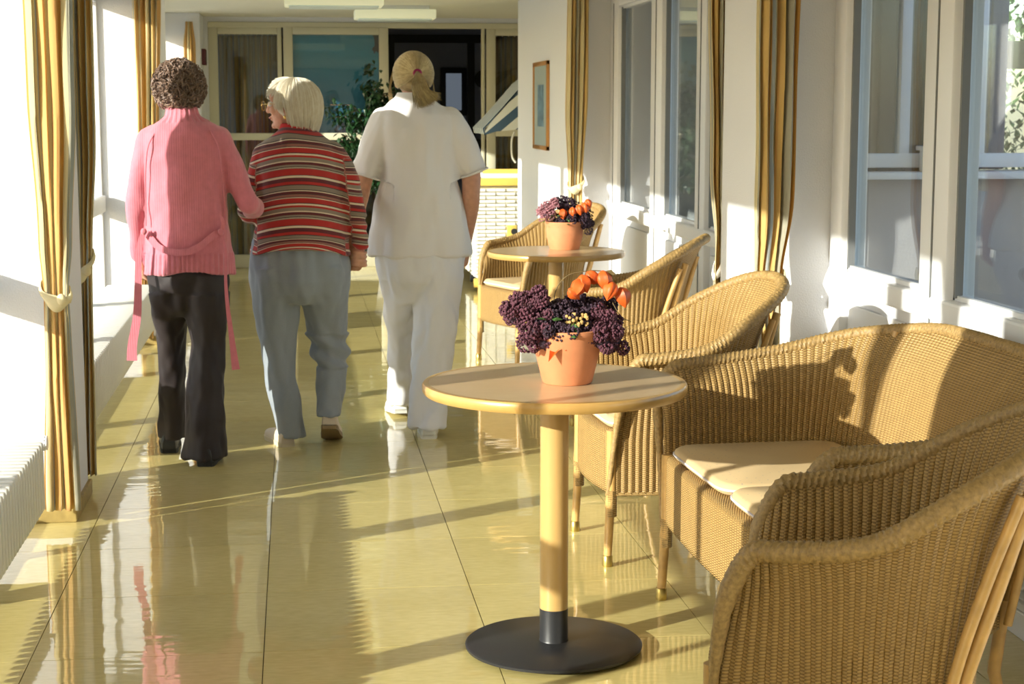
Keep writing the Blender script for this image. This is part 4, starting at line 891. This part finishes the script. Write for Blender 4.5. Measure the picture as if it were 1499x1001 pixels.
def stripe_knit():
    m = bpy.data.materials.new('striped_knit'); m.use_nodes = True; nt = m.node_tree; b = nt.nodes['Principled BSDF']; b.inputs['Roughness'].default_value = .9; b.inputs['Sheen Weight'].default_value = .2
    a = nt.nodes.new('ShaderNodeAttribute'); a.attribute_name = 'stripe'
    Wt, Rd, Mr, Gy, Bk, Pb = (.70, .56, .42), (.42, .022, .018), (.12, .020, .026), (.25, .195, .15), (.03, .02, .025), (.28, .11, .085)
    T = [(7, Wt), (3, Bk), (20, Rd), (3, Wt), (3, Bk), (10, Pb), (3, Bk), (10, Mr), (4, Wt), (3, Bk), (18, Gy), (3, Bk), (12, Rd), (16, Mr), (9, Wt), (3, Bk), (26, Rd), (3, Gy), (3, Wt), (3, Bk), (8, Gy), (12, Mr), (5, Wt), (14, Gy), (9, Rd)]
    nt.links.new(stripes_ramp(nt, a.outputs['Fac'], T, sum(t[0] for t in T) / 1000), b.inputs['Base Color']); return m
STRK = stripe_knit()

# ============ woman in pink
P_ = empty('person', (-.46, 7.15, 0), 'elderly woman with curly brown hair in a pink knitted cardigan and black trousers, walking away', 'person', 'people walking down the corridor')
c = Vector((-.463, 7.185, 1.548)); M = HM((.08, 1, 0))
lsh, lel, lwr = (-.605, 7.15, 1.31), (-.645, 7.13, 1.07), (-.645, 7.22, .85)
rsh, rel, rwr = (-.295, 7.15, 1.31), (-.190, 7.12, 1.065), (-.185, 7.33, 1.03)
def hand(w, d, pn, th, curl=.9):
    """relaxed hand: w wrist, d direction, pn palm normal, th thumb side vector"""
    w, d, pn, th = [Vector(x) for x in (w, d, pn, th)]; d.normalize(); pn.normalize(); th.normalize(); P = []
    P += limb([w, w + d * .045, w + d * .085], [.023, .026, .024], 10)
    for k, (o, ln) in enumerate(((.026, .070), (.009, .078), (-.008, .072), (-.025, .056))):
        b = w + d * .080 + th * o; q = [b]; a = .15
        for s_ in (.42, .32, .26): a += curl * .42; q.append(q[-1] + (d * math.cos(a) + pn * math.sin(a)) * ln * s_)
        P += limb(q, [.0095, .009, .0085, .0075], 8)
    b = w + d * .025 + th * .022; P += limb([b, b + (th * .7 + d * .7).normalized() * .03, b + (th * .4 + d * .9 + pn * .4).normalized() * .055], [.012, .011, .009], 8); return P
body = head_parts(c, M, Vector((-.457, 7.15, 1.40))) + body_rings([(-.45, 7.15, .72, .13, .10), (-.45, 7.15, .95, .13, .095), (-.45, 7.15, 1.2, .14, .10), (-.45, 7.15, 1.32, .12, .075), (-.45, 7.15, 1.39, .05, .05)])
body += limb([(-.585, 7.15, 1.30), (-.628, 7.145, 1.20), lel, lwr], [.036, .033, .028, .022]) + limb([(-.315, 7.15, 1.30), (-.262, 7.145, 1.21), rel], [.036, .034, .028]) + limb([rel, (-.175, 7.22, 1.045), rwr], [.028, .028, .024]) + hand(lwr, (.12, .25, -1), (1, .2, 0), (0, 1, 0)) + hand(rwr, (.1, 1, -.05), (0, 0, -1), (-1, 0, 0))
body += limb([(-.52, 7.18, .76), (-.527, 7.24, .48), (-.540, 7.33, .07)], [.06, .035, .028]) + limb([(-.38, 7.14, .76), (-.372, 7.12, .48), (-.389, 7.07, .05)], [.06, .035, .03])
place(union(body, .0045, 2), 'body', SKIN, P_); eyes(P_, c, M)
tor = body_rings([(-.44, 7.16, .79, .185, .145), (-.44, 7.16, .84, .180, .145), (-.442, 7.155, .90, .176, .132), (-.445, 7.15, 1.0, .170, .122), (-.447, 7.15, 1.15, .170, .125), (-.448, 7.15, 1.26, .168, .122), (-.45, 7.15, 1.32, .172, .115), (-.45, 7.15, 1.36, .165, .105), (-.452, 7.150, 1.385, .138, .092), (-.454, 7.152, 1.405, .100, .078), (-.456, 7.156, 1.425, .074, .068), (-.457, 7.160, 1.458, .068, .064)], 40)
arms = limb([(-.580, 7.15, 1.325), (-.628, 7.145, 1.20), lel, lwr], [.056, .049, .043, .036]) + limb([(-.318, 7.15, 1.325), (-.262, 7.145, 1.21), rel], [.058, .055, .047]) + limb([rel, (-.175, 7.22, 1.045), (-.19, 7.34, 1.03)], [.048, .046, .038])
def f_pink(c, n):
    d = fold(c, .012, 8, 5, 2.)
    if c.z < .865 and abs(c.x + .44) < .24 and n.z > -.8:
        if c.x > -.66: d += .0032 * math.cos((c.x if abs(n.y) > .5 else c.y) * 2 * PI / .019)
    if c.z > 1.40: d += .0026 * math.cos(math.atan2(c.x + .456, c.y - 7.16) * 22)
    d2 = Vector((0, 0, 0))
    if c.z < .83 and abs(c.x + .44) < .19: d2 = Vector((0, 0, .012 * math.cos((c.x + .44) * 12) - .010))
    return n * d + d2
place(union(tor + arms, .006, 6), 'cardigan', PINK, P_, f_pink)
hc = c + Vector((0, -.018, -.004)); cap = MB(); cap.ball(hc, (.092, .100, .098), 28, 18, M)
cm = union([cap], .006, 3); H_ = place(cm, 'hair', HB, P_, lambda c_, n: .010 * noise.noise(c_ * 38))
rnd = random.Random(3); cu = MB()
for k in range(2000):
    ph = rnd.uniform(.62, 2 * PI - .62); th = math.acos(rnd.uniform(-.72, 1)); 
    if th < .9: ph = rnd.uniform(0, 2 * PI)
    p = ell(hc, M, (.098, .108, .104), th, ph, rnd.uniform(.96, 1.07) + .04 * noise.noise(Vector((th * 2, ph * 2, 0)))); nrm = (p - hc).normalized(); t1 = nrm.orthogonal().normalized(); t1 = Matrix.Rotation(rnd.uniform(0, 6.3), 3, nrm) @ t1; t2 = nrm.cross(t1); r_ = rnd.uniform(.006, .013); a0 = rnd.uniform(0, 6)
    dn = M @ Vector((0, 0, -1)); q = []
    for s_ in range(8): a = a0 + s_ * .62; q.append(p + t1 * math.cos(a) * r_ + nrm * (math.sin(a) * r_ * .6 + .002) + t2 * s_ * .0022 + dn * s_ * .001)
    cu.tube(q, [.0024] * 6 + [.0016, .0008], 3, cap=False, ux=rnd.random())
wp(H_, cu, 'curls', HB, kind='stuff')
for s in (-1, 1):
    e = MB(); q0 = c + M @ Vector((.082 * s, -.004, -.062)); e.tube([q0 + M @ Vector((0, .009 * math.cos(a), .009 * math.sin(a))) for a in [2 * PI * k / 14 for k in range(14)]], .0018, 6, closed=True); wp(P_, e, 'earring', GOLD)
# trousers
tr = body_rings([(-.445, 7.16, .84, .155, .118), (-.445, 7.16, .77, .163, .128), (-.447, 7.17, .70, .160, .126), (-.447, 7.17, .64, .135, .105), (-.447, 7.17, .60, .09, .07)], 32)
tr += [q for q in body_rings([(-.523, 7.175, .78, .086, .122), (-.524, 7.18, .69, .084, .118), (-.525, 7.20, .60, .077, .096), (-.527, 7.24, .48, .060, .075), (-.535, 7.28, .32, .056, .068), (-.540, 7.32, .16, .060, .072), (-.540, 7.34, .055, .068, .085)], 24)]
tr += body_rings([(-.372, 7.155, .78, .090, .128), (-.371, 7.145, .69, .090, .122), (-.371, 7.13, .60, .084, .102), (-.372, 7.12, .49, .068, .080), (-.378, 7.10, .33, .074, .082), (-.388, 7.07, .16, .083, .092), (-.390, 7.06, .02, .094, .108)], 24)
place(union(tr, .0065, 16), 'trousers', BLKT, P_, lambda c_, n: fold(c_, .016, 13, 5, 5.) if c_.z < .7 else fold(c_, .012, 9, 10, 1.))
BLS = mat('black_leather', (.02, .02, .022), .35)
shoe(P_, (-.550, 7.262, 0), (-.05, 1), 0, BLS, mat('black_sole', (.015, .015, .015), .7)); shoe(P_, (-.385, 6.962, 0), (.1, 1), 0, BLS, mat('black_sole2', (.015, .015, .015), .7))
# sash
def ribbon(pts, w, t=.003, yv=(0, 1, 0)):
    m = MB(); P = cat(pts, 8); vs = []; fs = []
    for i, p in enumerate(P):
        T_ = (P[min(i + 1, len(P) - 1)] - P[max(i - 1, 0)]).normalized(); s_ = T_.cross(Vector(yv)).normalized(); ww = w(i / (len(P) - 1)) if callable(w) else w
        for a, b in ((-1, -1), (1, -1), (1, 1), (-1, 1)): vs.append(p + s_ * a * ww / 2 + Vector(yv) * b * t / 2)
    for i in range(len(P) - 1): fs += [(i * 4 + k, i * 4 + (k + 1) % 4, i * 4 + 4 + (k + 1) % 4, i * 4 + 4 + k) for k in range(4)]
    fs += [(3, 2, 1, 0), tuple(len(P) * 4 - 4 + k for k in range(4))]; m.add(vs, fs); return m
def yb(x, rx=.178, ry=.135): return 7.155 - ry * math.sqrt(max(.02, 1 - ((x + .443) / rx) ** 2)) - .013
SP = [(-.605, .955), (-.585, .93), (-.55, .895), (-.49, .877), (-.43, .880), (-.38, .905), (-.335, .94), (-.30, .955)]
sh_ = wp(P_, ribbon([(x, yb(x), z) for x, z in SP], .026, .006), 'sash', PINK)
wp(sh_, ribbon([(-.612, 7.06, .965), (-.632, 7.04, .88), (-.638, 7.03, .75), (-.645, 7.02, .62), (-.668, 7.03, .50), (-.672, 7.03, .435)], lambda t: .020 + .022 * t, .004), 'sash_end', PINK)
wp(sh_, ribbon([(-.298, 7.05, .955), (-.283, 7.03, .86), (-.287, 7.02, .77), (-.282, 7.02, .66), (-.268, 7.03, .52), (-.254, 7.03, .39)], lambda t: .011 + .022 * t ** 3, .004), 'sash_end', PINK)
wp(sh_, ribbon([(-.300, 7.05, .955), (-.292, 7.03, .99), (-.300, 7.02, 1.02)], .014, .004), 'sash_loop', PINK)
for x, z in ((-.303, .955), (-.611, .96)): q = MB(); q.ball((x, 7.045, z), (.013, .010, .014), 10, 8); wp(sh_, q, 'knot', PINK)
for x, s in ((-.603, 1), (-.287, -1)):
    q = MB(); q.tube(cat([(x + .05 * s, 7.075, 1.365), (x + .018 * s, 7.05, 1.30), (x + .005 * s, 7.06, 1.20), (x, 7.075, 1.08), (x - .002 * s, 7.08, .98)], 6), .0028, 5); wp(P_, q, 'raglan_seam', PINK)

# ============ woman in the striped sweater
Q_ = empty('person', (.02, 7.4, 0), 'white haired woman in a striped red sweater and grey trousers, head turned left', 'person', 'people walking down the corridor')
c = Vector((-.008, 7.44, 1.472)); M = HM((-.93, .40, -.05))
lsh, lel, lwr = (-.135, 7.40, 1.24), (-.20, 7.36, 1.02), (-.16, 7.58, 1.03)
rsh, rel, rwr = (.185, 7.40, 1.235), (.252, 7.36, 1.05), (.276, 7.42, .87)
body = head_parts(c, M, Vector((.015, 7.41, 1.32))) + body_rings([(.015, 7.4, .72, .14, .10), (.015, 7.4, 1.0, .14, .10), (.015, 7.4, 1.2, .13, .09), (.015, 7.4, 1.27, .10, .07), (.015, 7.41, 1.33, .05, .05)])
body += limb([(-.130, 7.40, 1.235), (-.165, 7.385, 1.14), lel], [.036, .032, .028]) + limb([lel, (-.19, 7.45, 1.0), lwr], [.028, .027, .022]) + limb([(.168, 7.40, 1.235), (.222, 7.385, 1.14), rel, (.272, 7.40, .94), rwr], [.036, .034, .030, .026, .022]) + hand(lwr, (.1, 1, 0), (0, 0, -1), (1, 0, 0))
body += limb([rwr, (.270, 7.435, .845), (.264, 7.44, .805)], [.024, .027, .025], 10)
for i in range(4):
    x = .286 - .015 * i; body += limb([(x - .004, 7.43 + .008 * i, .80), (x - .008, 7.43 + .008 * i, .772), (x - .02, 7.45, .757), (x - .028, 7.462, .768)], [.0080, .0076, .0072, .0065], 8)
body += limb([(.252, 7.425, .84), (.240, 7.425, .815), (.243, 7.425, .790)], [.011, .010, .008], 8)
body += limb([(-.07, 7.41, .76), (-.087, 7.43, .48), (-.070, 7.41, .22), (-.045, 7.395, .08)], [.06, .04, .032, .028]) + limb([(.10, 7.42, .76), (.130, 7.47, .50), (.137, 7.47, .41), (.141, 7.40, .24), (.130, 7.34, .14)], [.06, .045, .04, .032, .028])
place(union(body, .0045, 2), 'body', SKIN, Q_); eyes(Q_, c, M)
tor = body_rings([(.018, 7.41, .82, .216, .165), (.018, 7.41, .87, .212, .162), (.022, 7.405, .95, .202, .155), (.026, 7.40, 1.04, .190, .145), (.020, 7.40, 1.14, .186, .140), (.016, 7.40, 1.23, .186, .130), (.013, 7.40, 1.28, .172, .116), (.012, 7.40, 1.315, .142, .100), (.012, 7.402, 1.34, .108, .084), (.014, 7.41, 1.36, .082, .072), (.016, 7.41, 1.372, .070, .066)], 40)
arml = limb([(-.128, 7.40, 1.255), (-.165, 7.385, 1.14), lel], [.056, .051, .046]) + limb([lel, (-.19, 7.45, 1.0), lwr], [.047, .045, .036])
armr = limb([(.160, 7.40, 1.255), (.222, 7.385, 1.14), rel, (.272, 7.40, .94), (.277, 7.42, .878)], [.060, .055, .048, .041, .037])
def s_attr(c_):
    if c_.x > .21 + .10 * (1.2 - c_.z) * (c_.z > .9) and c_.z < 1.24 and c_.x > .20: 
        t = (c_.z - (c_.x - .25) * .10); return t + .33 + .2 * (c_.x - .25)
    if c_.x < -.165 and c_.z < 1.22: return c_.z + .2 - (c_.y - 7.4) * .2 + (c_.x + .2) * .1
    return c_.z + .95 * (c_.x - .018) ** 2
def f_str(c_, n):
    d = fold(c_, .013, 7, 7, 9.)
    if c_.x > .23 and c_.z < 1.0: d += .004 * math.sin(c_.z * 130 + c_.x * 30)
    d2 = Vector((0, 0, 0))
    if c_.z < .92 and abs(c_.x - .018) < .222 and c_.y < 7.45: d2 = Vector((0, 0, .040 * (1 - ((c_.x - .018) / .222) ** 2) * (.92 - c_.z) / .10))
    return n * d + d2
place(union(tor + arml + armr, .006, 6), 'striped_sweater', STRK, Q_, f_str, s_attr)
col = MB(); col.rings([(.016, 7.412, 1.345, .090, .078), (.016, 7.414, 1.362, .080, .072), (.014, 7.418, 1.385, .071, .066), (.014, 7.420, 1.392, .064, .060)], 32, cap=False); o = wp(Q_, col, 'red_collar', mat('red_knit', (.50, .02, .02), .9)); md = o.modifiers.new('t', 'SOLIDIFY'); md.thickness = .006
# white bob
hc = c + M @ Vector((0, -.022, .008)); cap = MB(); cap.ball(hc, (.086, .096, .092), 28, 18, M); cap2 = MB(); cap2.ball(hc + M @ Vector((0, -.030, -.050)), (.082, .070, .075), 24, 14, M)
H_ = place(union([cap, cap2], .006, 6), 'hair', HW_, Q_, lambda c_, n: .004 * noise.noise(c_ * 45))
rnd = random.Random(9); st = MB()
for k in range(3200):
    ph = rnd.uniform(0, 2 * PI); fr_ = min(ph, 2 * PI - ph)                       # 0 = forehead
    th1 = .85 if fr_ < .5 else (1.15 if fr_ < 1.0 else (1.70 if fr_ < 1.6 else 2.35)) ; th1 += rnd.gauss(0, .10); kl = rnd.uniform(.02, .075)
    q = []; k0 = rnd.uniform(.965, 1.05); dph = rnd.gauss(0, .12); lift = rnd.uniform(0, .010) + (.022 if fr_ < .7 else 0)
    th0 = rnd.uniform(.02, .8) if rnd.random() < .55 else rnd.uniform(.6, 1.5)
    if th0 > th1 - .3: th0 = th1 - .5
    cr = hc + M @ Vector((0, -.02, 0))
    for s_ in range(8):
        t = s_ / 7; th = th0 + (th1 - th0) * t; p = ell(hc, M, (.092, .103, .098), th, ph + dph * t, k0 + .05 * math.sin(t * PI))
        if th > 1.6: p += M @ Vector((0, -.010 * (th - 1.6), -kl * (th - 1.6)))
        p += (p - hc).normalized() * lift * t * t; q.append(p)
    st.tube(q, [.0024] * 5 + [.0020, .0014, .0006], 3, cap=False, ux=rnd.random())
wp(H_, st, 'strands', HW_, kind='stuff')
for s in (-1, 1):
    e = MB(); e.ball(c + M @ Vector((.083 * s, 0, -.056)), (.004, .006, .009), 10, 8, M); wp(Q_, e, 'earring', GOLD)
g = MB()
for s in (-1, 1):
    g.tube([c + M @ Vector((.033 * s + .023 * math.cos(a), .118 - .10 * abs(.033 * s + .023 * math.cos(a)) ** 1.3, -.002 + .020 * math.sin(a))) for a in [2 * PI * k / 20 for k in range(20)]], .0010, 6, closed=True)
    g.tube([c + M @ Vector(p) for p in ((.056 * s, .114, .004), (.074 * s, .07, .004), (.080 * s, .01, .0))], .0013, 5)
g.tube([c + M @ Vector(p) for p in ((-.011, .118, .004), (0, .121, .008), (.011, .118, .004))], .0013, 5); o = wp(Q_, g, 'glasses', GOLD)
for s in (-1, 1):
    g = MB(); vs = [c + M @ Vector((.033 * s, .117, -.002))] + [c + M @ Vector((.033 * s + .022 * math.cos(a), .117 - .10 * abs(.033 * s + .022 * math.cos(a)) ** 1.3, -.002 + .019 * math.sin(a))) for a in [2 * PI * k / 20 for k in range(20)]]; g.add(vs, [(0, 1 + k, 1 + (k + 1) % 20) for k in range(20)]); wp(o, g, 'lens', GLASS)
tr = body_rings([(.015, 7.41, .90, .190, .145), (.015, 7.42, .80, .212, .155), (.015, 7.42, .72, .214, .158), (.015, 7.42, .66, .19, .14), (.015, 7.42, .62, .14, .10)], 36)
tr += body_rings([(-.090, 7.42, .78, .112, .135), (-.092, 7.43, .62, .096, .112), (-.088, 7.43, .50, .084, .098), (-.084, 7.42, .38, .075, .088), (-.074, 7.41, .26, .068, .078), (-.052, 7.40, .14, .064, .074), (-.037, 7.39, .035, .064, .076)], 26)
tr += body_rings([(.112, 7.42, .78, .116, .135), (.122, 7.44, .62, .104, .115), (.130, 7.48, .50, .088, .100), (.136, 7.49, .42, .084, .092), (.143, 7.45, .34, .066, .078), (.142, 7.40, .24, .060, .068), (.131, 7.34, .135, .057, .064)], 26)
def f_gt(c_, n):
    d = fold(c_, .018, 12, 4.5, 3.)
    if c_.x > .03 and .33 < c_.z < .48: d += .010 * math.sin((c_.z + .5 * (c_.x - .13)) * 75)
    if c_.z > .66: d += .004 * math.cos(c_.x * 105) * min(1, (c_.z - .66) / .1)
    return d
place(union(tr, .0065, 12), 'trousers', GREYT, Q_, f_gt)
BEI = mat('beige_leather', (.62, .52, .40), .6); SOLE = mat('brown_sole', (.25, .17, .08), .7)
shoe(Q_, (-.050, 7.335, 0), (-.30, 1), 0, BEI, mat('beige_sole', (.60, .52, .36), .7), hgt=.8); shoe(Q_, (.128, 7.27, .088), (.08, 1), -.38, BEI, SOLE)

# ============ nurse
N_ = empty('person', (.57, 7.75, 0), 'nurse in white tunic and trousers with a blond ponytail, rightmost of the three walkers', 'person', 'people walking down the corridor')
c = Vector((.535, 7.785, 1.600)); M = HM((-.06, 1, 0))
lsh, lel, lwr = (.375, 7.75, 1.38), (.290, 7.70, 1.06), (.240, 7.49, .895)
rsh, rel, rwr = (.705, 7.75, 1.38), (.792, 7.74, 1.06), (.778, 7.86, .83)
body = head_parts(c, M, Vector((.535, 7.75, 1.47))) + body_rings([(.56, 7.75, .75, .15, .11), (.56, 7.75, 1.0, .15, .11), (.55, 7.75, 1.3, .15, .10), (.54, 7.75, 1.40, .13, .08), (.535, 7.75, 1.49, .05, .05)])
body += limb([(.40, 7.75, 1.36), (.318, 7.745, 1.18), lel, lwr], [.036, .044, .038, .026]) + limb([(.69, 7.75, 1.36), (.785, 7.75, 1.2), rel, (.79, 7.79, .97), rwr], [.036, .045, .041, .038, .026])
body += hand(rwr, (-.1, .2, -1), (-1, 0, 0), (0, 1, 0), .7)
# left hand closed round the other woman's hand
body += limb([lwr, (.236, 7.462, .865), (.240, 7.452, .825), (.240, 7.448, .795)], [.024, .024, .022, .020], 10)
for i, z in enumerate((.838, .819, .800, .782)):
    body += limb([(.236, 7.435, z + .004), (.252, 7.408, z), (.275, 7.402 + .002 * i, z - .003), (.294, 7.412, z - .005), (.301, 7.432, z - .004)], [.0088, .0084, .008, .0076, .0068], 8)
body += limb([(.240, 7.455, .862), (.256, 7.425, .858), (.276, 7.412, .848)], [.012, .0105, .0085], 8)
body += limb([(.49, 7.77, .76), (.474, 7.87, .46), (.479, 7.94, .28), (.483, 8.02, .08)], [.06, .034, .03, .026]) + limb([(.63, 7.74, .76), (.620, 7.68, .46), (.600, 7.64, .30), (.578, 7.54, .06)], [.06, .04, .034, .03])
place(union(body, .0045, 2), 'body', SKIN, N_); eyes(N_, c, M)
tor = body_rings([(.563, 7.76, .795, .236, .170), (.563, 7.76, .90, .226, .162), (.560, 7.755, 1.0, .208, .150), (.556, 7.75, 1.14, .192, .138), (.548, 7.75, 1.28, .186, .132), (.545, 7.75, 1.37, .186, .125), (.542, 7.75, 1.425, .178, .108), (.538, 7.75, 1.462, .140, .092), (.536, 7.75, 1.488, .100, .078), (.535, 7.752, 1.502, .076, .066)], 40)
sl_ = limb([(.408, 7.75, 1.395), (.362, 7.745, 1.29), (.316, 7.74, 1.185)], [.070, .077, .072]) + limb([(.680, 7.75, 1.395), (.742, 7.75, 1.29), (.800, 7.75, 1.190)], [.070, .077, .068])
# flat cut sleeve ends
def f_nt(c_, n):
    d = fold(c_, .020, 9, 3.0, 7.) + .004 * math.sin(c_.x * 40 + 2 * math.sin(c_.z * 6)) * max(0, 1.1 - c_.z)
    d2 = Vector((0, 0, 0))
    for (ex, ez, dx, dz) in ((.312, 1.155, -.30, -.95), (.812, 1.165, .34, -.94)):
        q = (c_.x - ex) * dx + (c_.z - ez) * dz
        if q > 0 and abs(c_.x - ex) < .12 and abs(c_.z - ez) < .12: d2 = Vector((-dx * q, 0, -dz * q))
    return n * d * (0 if d2.length > 0 else 1) + d2
place(union(tor + sl_, .006, 5), 'tunic', NW, N_, f_nt)
for x, z, ax, r_ in ((.3125, 1.155, (-.30, 0, -.95), .074), (.806, 1.165, (.34, 0, -.94), .067)):
    A = Vector(ax).normalized(); U = Vector((0, 1, 0)); V_ = A.cross(U); q = MB(); q.tube([Vector((x, 7.745, z)) + (U * math.cos(a) + V_ * math.sin(a)) * r_ for a in [2 * PI * k / 28 for k in range(28)]], .0045, 6, closed=True); wp(N_, q, 'sleeve_hem', NW)
q = MB(); vs = []; fs = []; n = 40
for k in range(n + 1):
    a = -PI * 1.18 + 2 * PI * .86 * k / n + PI * .25; sx_, cy_ = math.sin(a - PI * .0), math.cos(a)
    for (r_, z, yy) in ((.064, 1.490, 0), (.066, 1.522, 0), (.073, 1.525, 0), (.092, 1.495, 0), (.100, 1.478, 0)): vs.append((.536 + r_ * math.cos(PI * .5 + PI + (k / n - .5) * 1.72 * PI), 7.755 + r_ * .88 * math.sin(PI * 1.5 + (k / n - .5) * 1.72 * PI), z))
fs = [(k * 5 + j, (k + 1) * 5 + j, (k + 1) * 5 + j + 1, k * 5 + j + 1) for k in range(n) for j in range(4)]
q.add(vs, fs); o = wp(N_, q, 'collar', NW); md = o.modifiers.new('t', 'SOLIDIFY'); md.thickness = .004
hc = c + M @ Vector((0, -.018, .008)); cap = MB(); cap.ball(hc, (.086, .096, .094), 28, 18, M); H_ = place(union([cap], .006, 4), 'hair', HBL, N_, lambda c_, n: .003 * noise.noise(c_ * 60))
tie = hc + M @ Vector((.004, -.108, -.002)); rnd = random.Random(12); st = MB()
for k in range(2000):
    # start on the hairline ring or crown, run over the surface to the tie
    ph = rnd.uniform(0, 2 * PI); th = rnd.uniform(.15, 2.15)
    if abs(math.atan2(math.sin(ph), math.cos(ph))) < .75 and th > 1.0: continue
    a = ell((0, 0, 0), Matrix.Identity(3), (1, 1, 1), th, ph).normalized(); b = Vector((.04, -1, -.02)).normalized(); q = []; kk = rnd.uniform(.985, 1.03)
    for s_ in range(8):
        t = s_ / 7; d = a.lerp(b, t * .93)
        if d.length < .1: d = b.copy()
        d.normalize(); lift = 1 + .09 * max(0, t - .72) / .28
        q.append(hc + M @ Vector((d.x * .091 * kk * lift, d.y * .101 * kk * lift, d.z * .099 * kk * lift)))
    st.tube(q, .0021, 3, cap=False, ux=.5 + .5 * math.sin(ph * 9 + math.sin(th * 5)) * .7 + rnd.uniform(-.15, .15))
for k in range(60):
    s = -1 if k % 2 else 1; p = c + M @ Vector((.083 * s, .03, .02 + rnd.uniform(-.02, .02))); st.tube([p, p + M @ Vector((.014 * s, .0, -.05)), p + M @ Vector((.018 * s + rnd.gauss(0, .004), -.01, -.10)), p + M @ Vector((.016 * s + rnd.gauss(0, .008), -.01, -.10 - rnd.uniform(.01, .045)))], [.0012, .0012, .001, .0006], 3, cap=False)
wp(H_, st, 'strands', HBL, kind='stuff')
pt = MB()
for k in range(900):
    a = rnd.uniform(0, 2 * PI); r_ = math.sqrt(rnd.random()); ox, oz = math.cos(a) * r_, math.sin(a) * r_; e = Vector((.045 + .040 * ox + .012 * rnd.gauss(0, 1), -.045 + .02 * oz, -.135 + .03 * rnd.random() + .02 * ox * 1.2))
    q = [tie + M @ Vector((.010 * ox, .008, .010 * oz)), tie + M @ Vector((.004 + .024 * ox, -.030, -.020 + .012 * oz)), tie + M @ Vector((.010 + .040 * ox, -.044 + .016 * oz, -.070)), tie + M @ e]
    pt.tube(cat(q, 3), [.0022] * 8 + [.0014, .0006], 3, cap=False, ux=rnd.random())
wp(H_, pt, 'ponytail', hair_mat('dark_blond_hair', (.20, .14, .055), (.52, .41, .19)), kind='stuff')
q = MB(); q.tube([tie + M @ Vector((.015 * math.cos(a), -.004, .004 + .013 * math.sin(a))) for a in [2 * PI * k / 18 for k in range(18)]], .0055, 8, closed=True); wp(H_, q, 'hair_tie', mat('magenta_hair_tie', (.30, .015, .09), .6))
tr = body_rings([(.565, 7.76, .86, .205, .150), (.567, 7.76, .78, .206, .155), (.565, 7.76, .68, .186, .145), (.565, 7.76, .62, .15, .11), (.565, 7.76, .58, .10, .08)], 36)
tr += body_rings([(.468, 7.77, .80, .104, .146), (.470, 7.785, .70, .096, .136), (.474, 7.82, .60, .080, .108), (.474, 7.87, .46, .064, .085), (.478, 7.93, .30, .060, .074), (.481, 8.00, .15, .058, .072), (.484, 8.04, .055, .060, .075)], 26)
tr += body_rings([(.648, 7.755, .80, .122, .150), (.648, 7.745, .70, .118, .142), (.638, 7.72, .60, .108, .118), (.620, 7.68, .46, .096, .102), (.600, 7.64, .30, .086, .092), (.582, 7.58, .16, .080, .085), (.575, 7.52, .04, .082, .095)], 26)
place(union(tr, .0065, 14), 'trousers', NWT, N_, lambda c_, n: fold(c_, .022, 11, 4.5, 11.))
WS = mat('white_clog', (.80, .79, .74), .45)
shoe(N_, (.480, 7.99, .02), (-.1, 1), -.1, WS, mat('white_sole', (.7, .68, .6), .7)); shoe(N_, (.570, 7.440, 0), (.05, 1), 0, WS, mat('white_sole2', (.7, .68, .6), .7), hgt=.7)
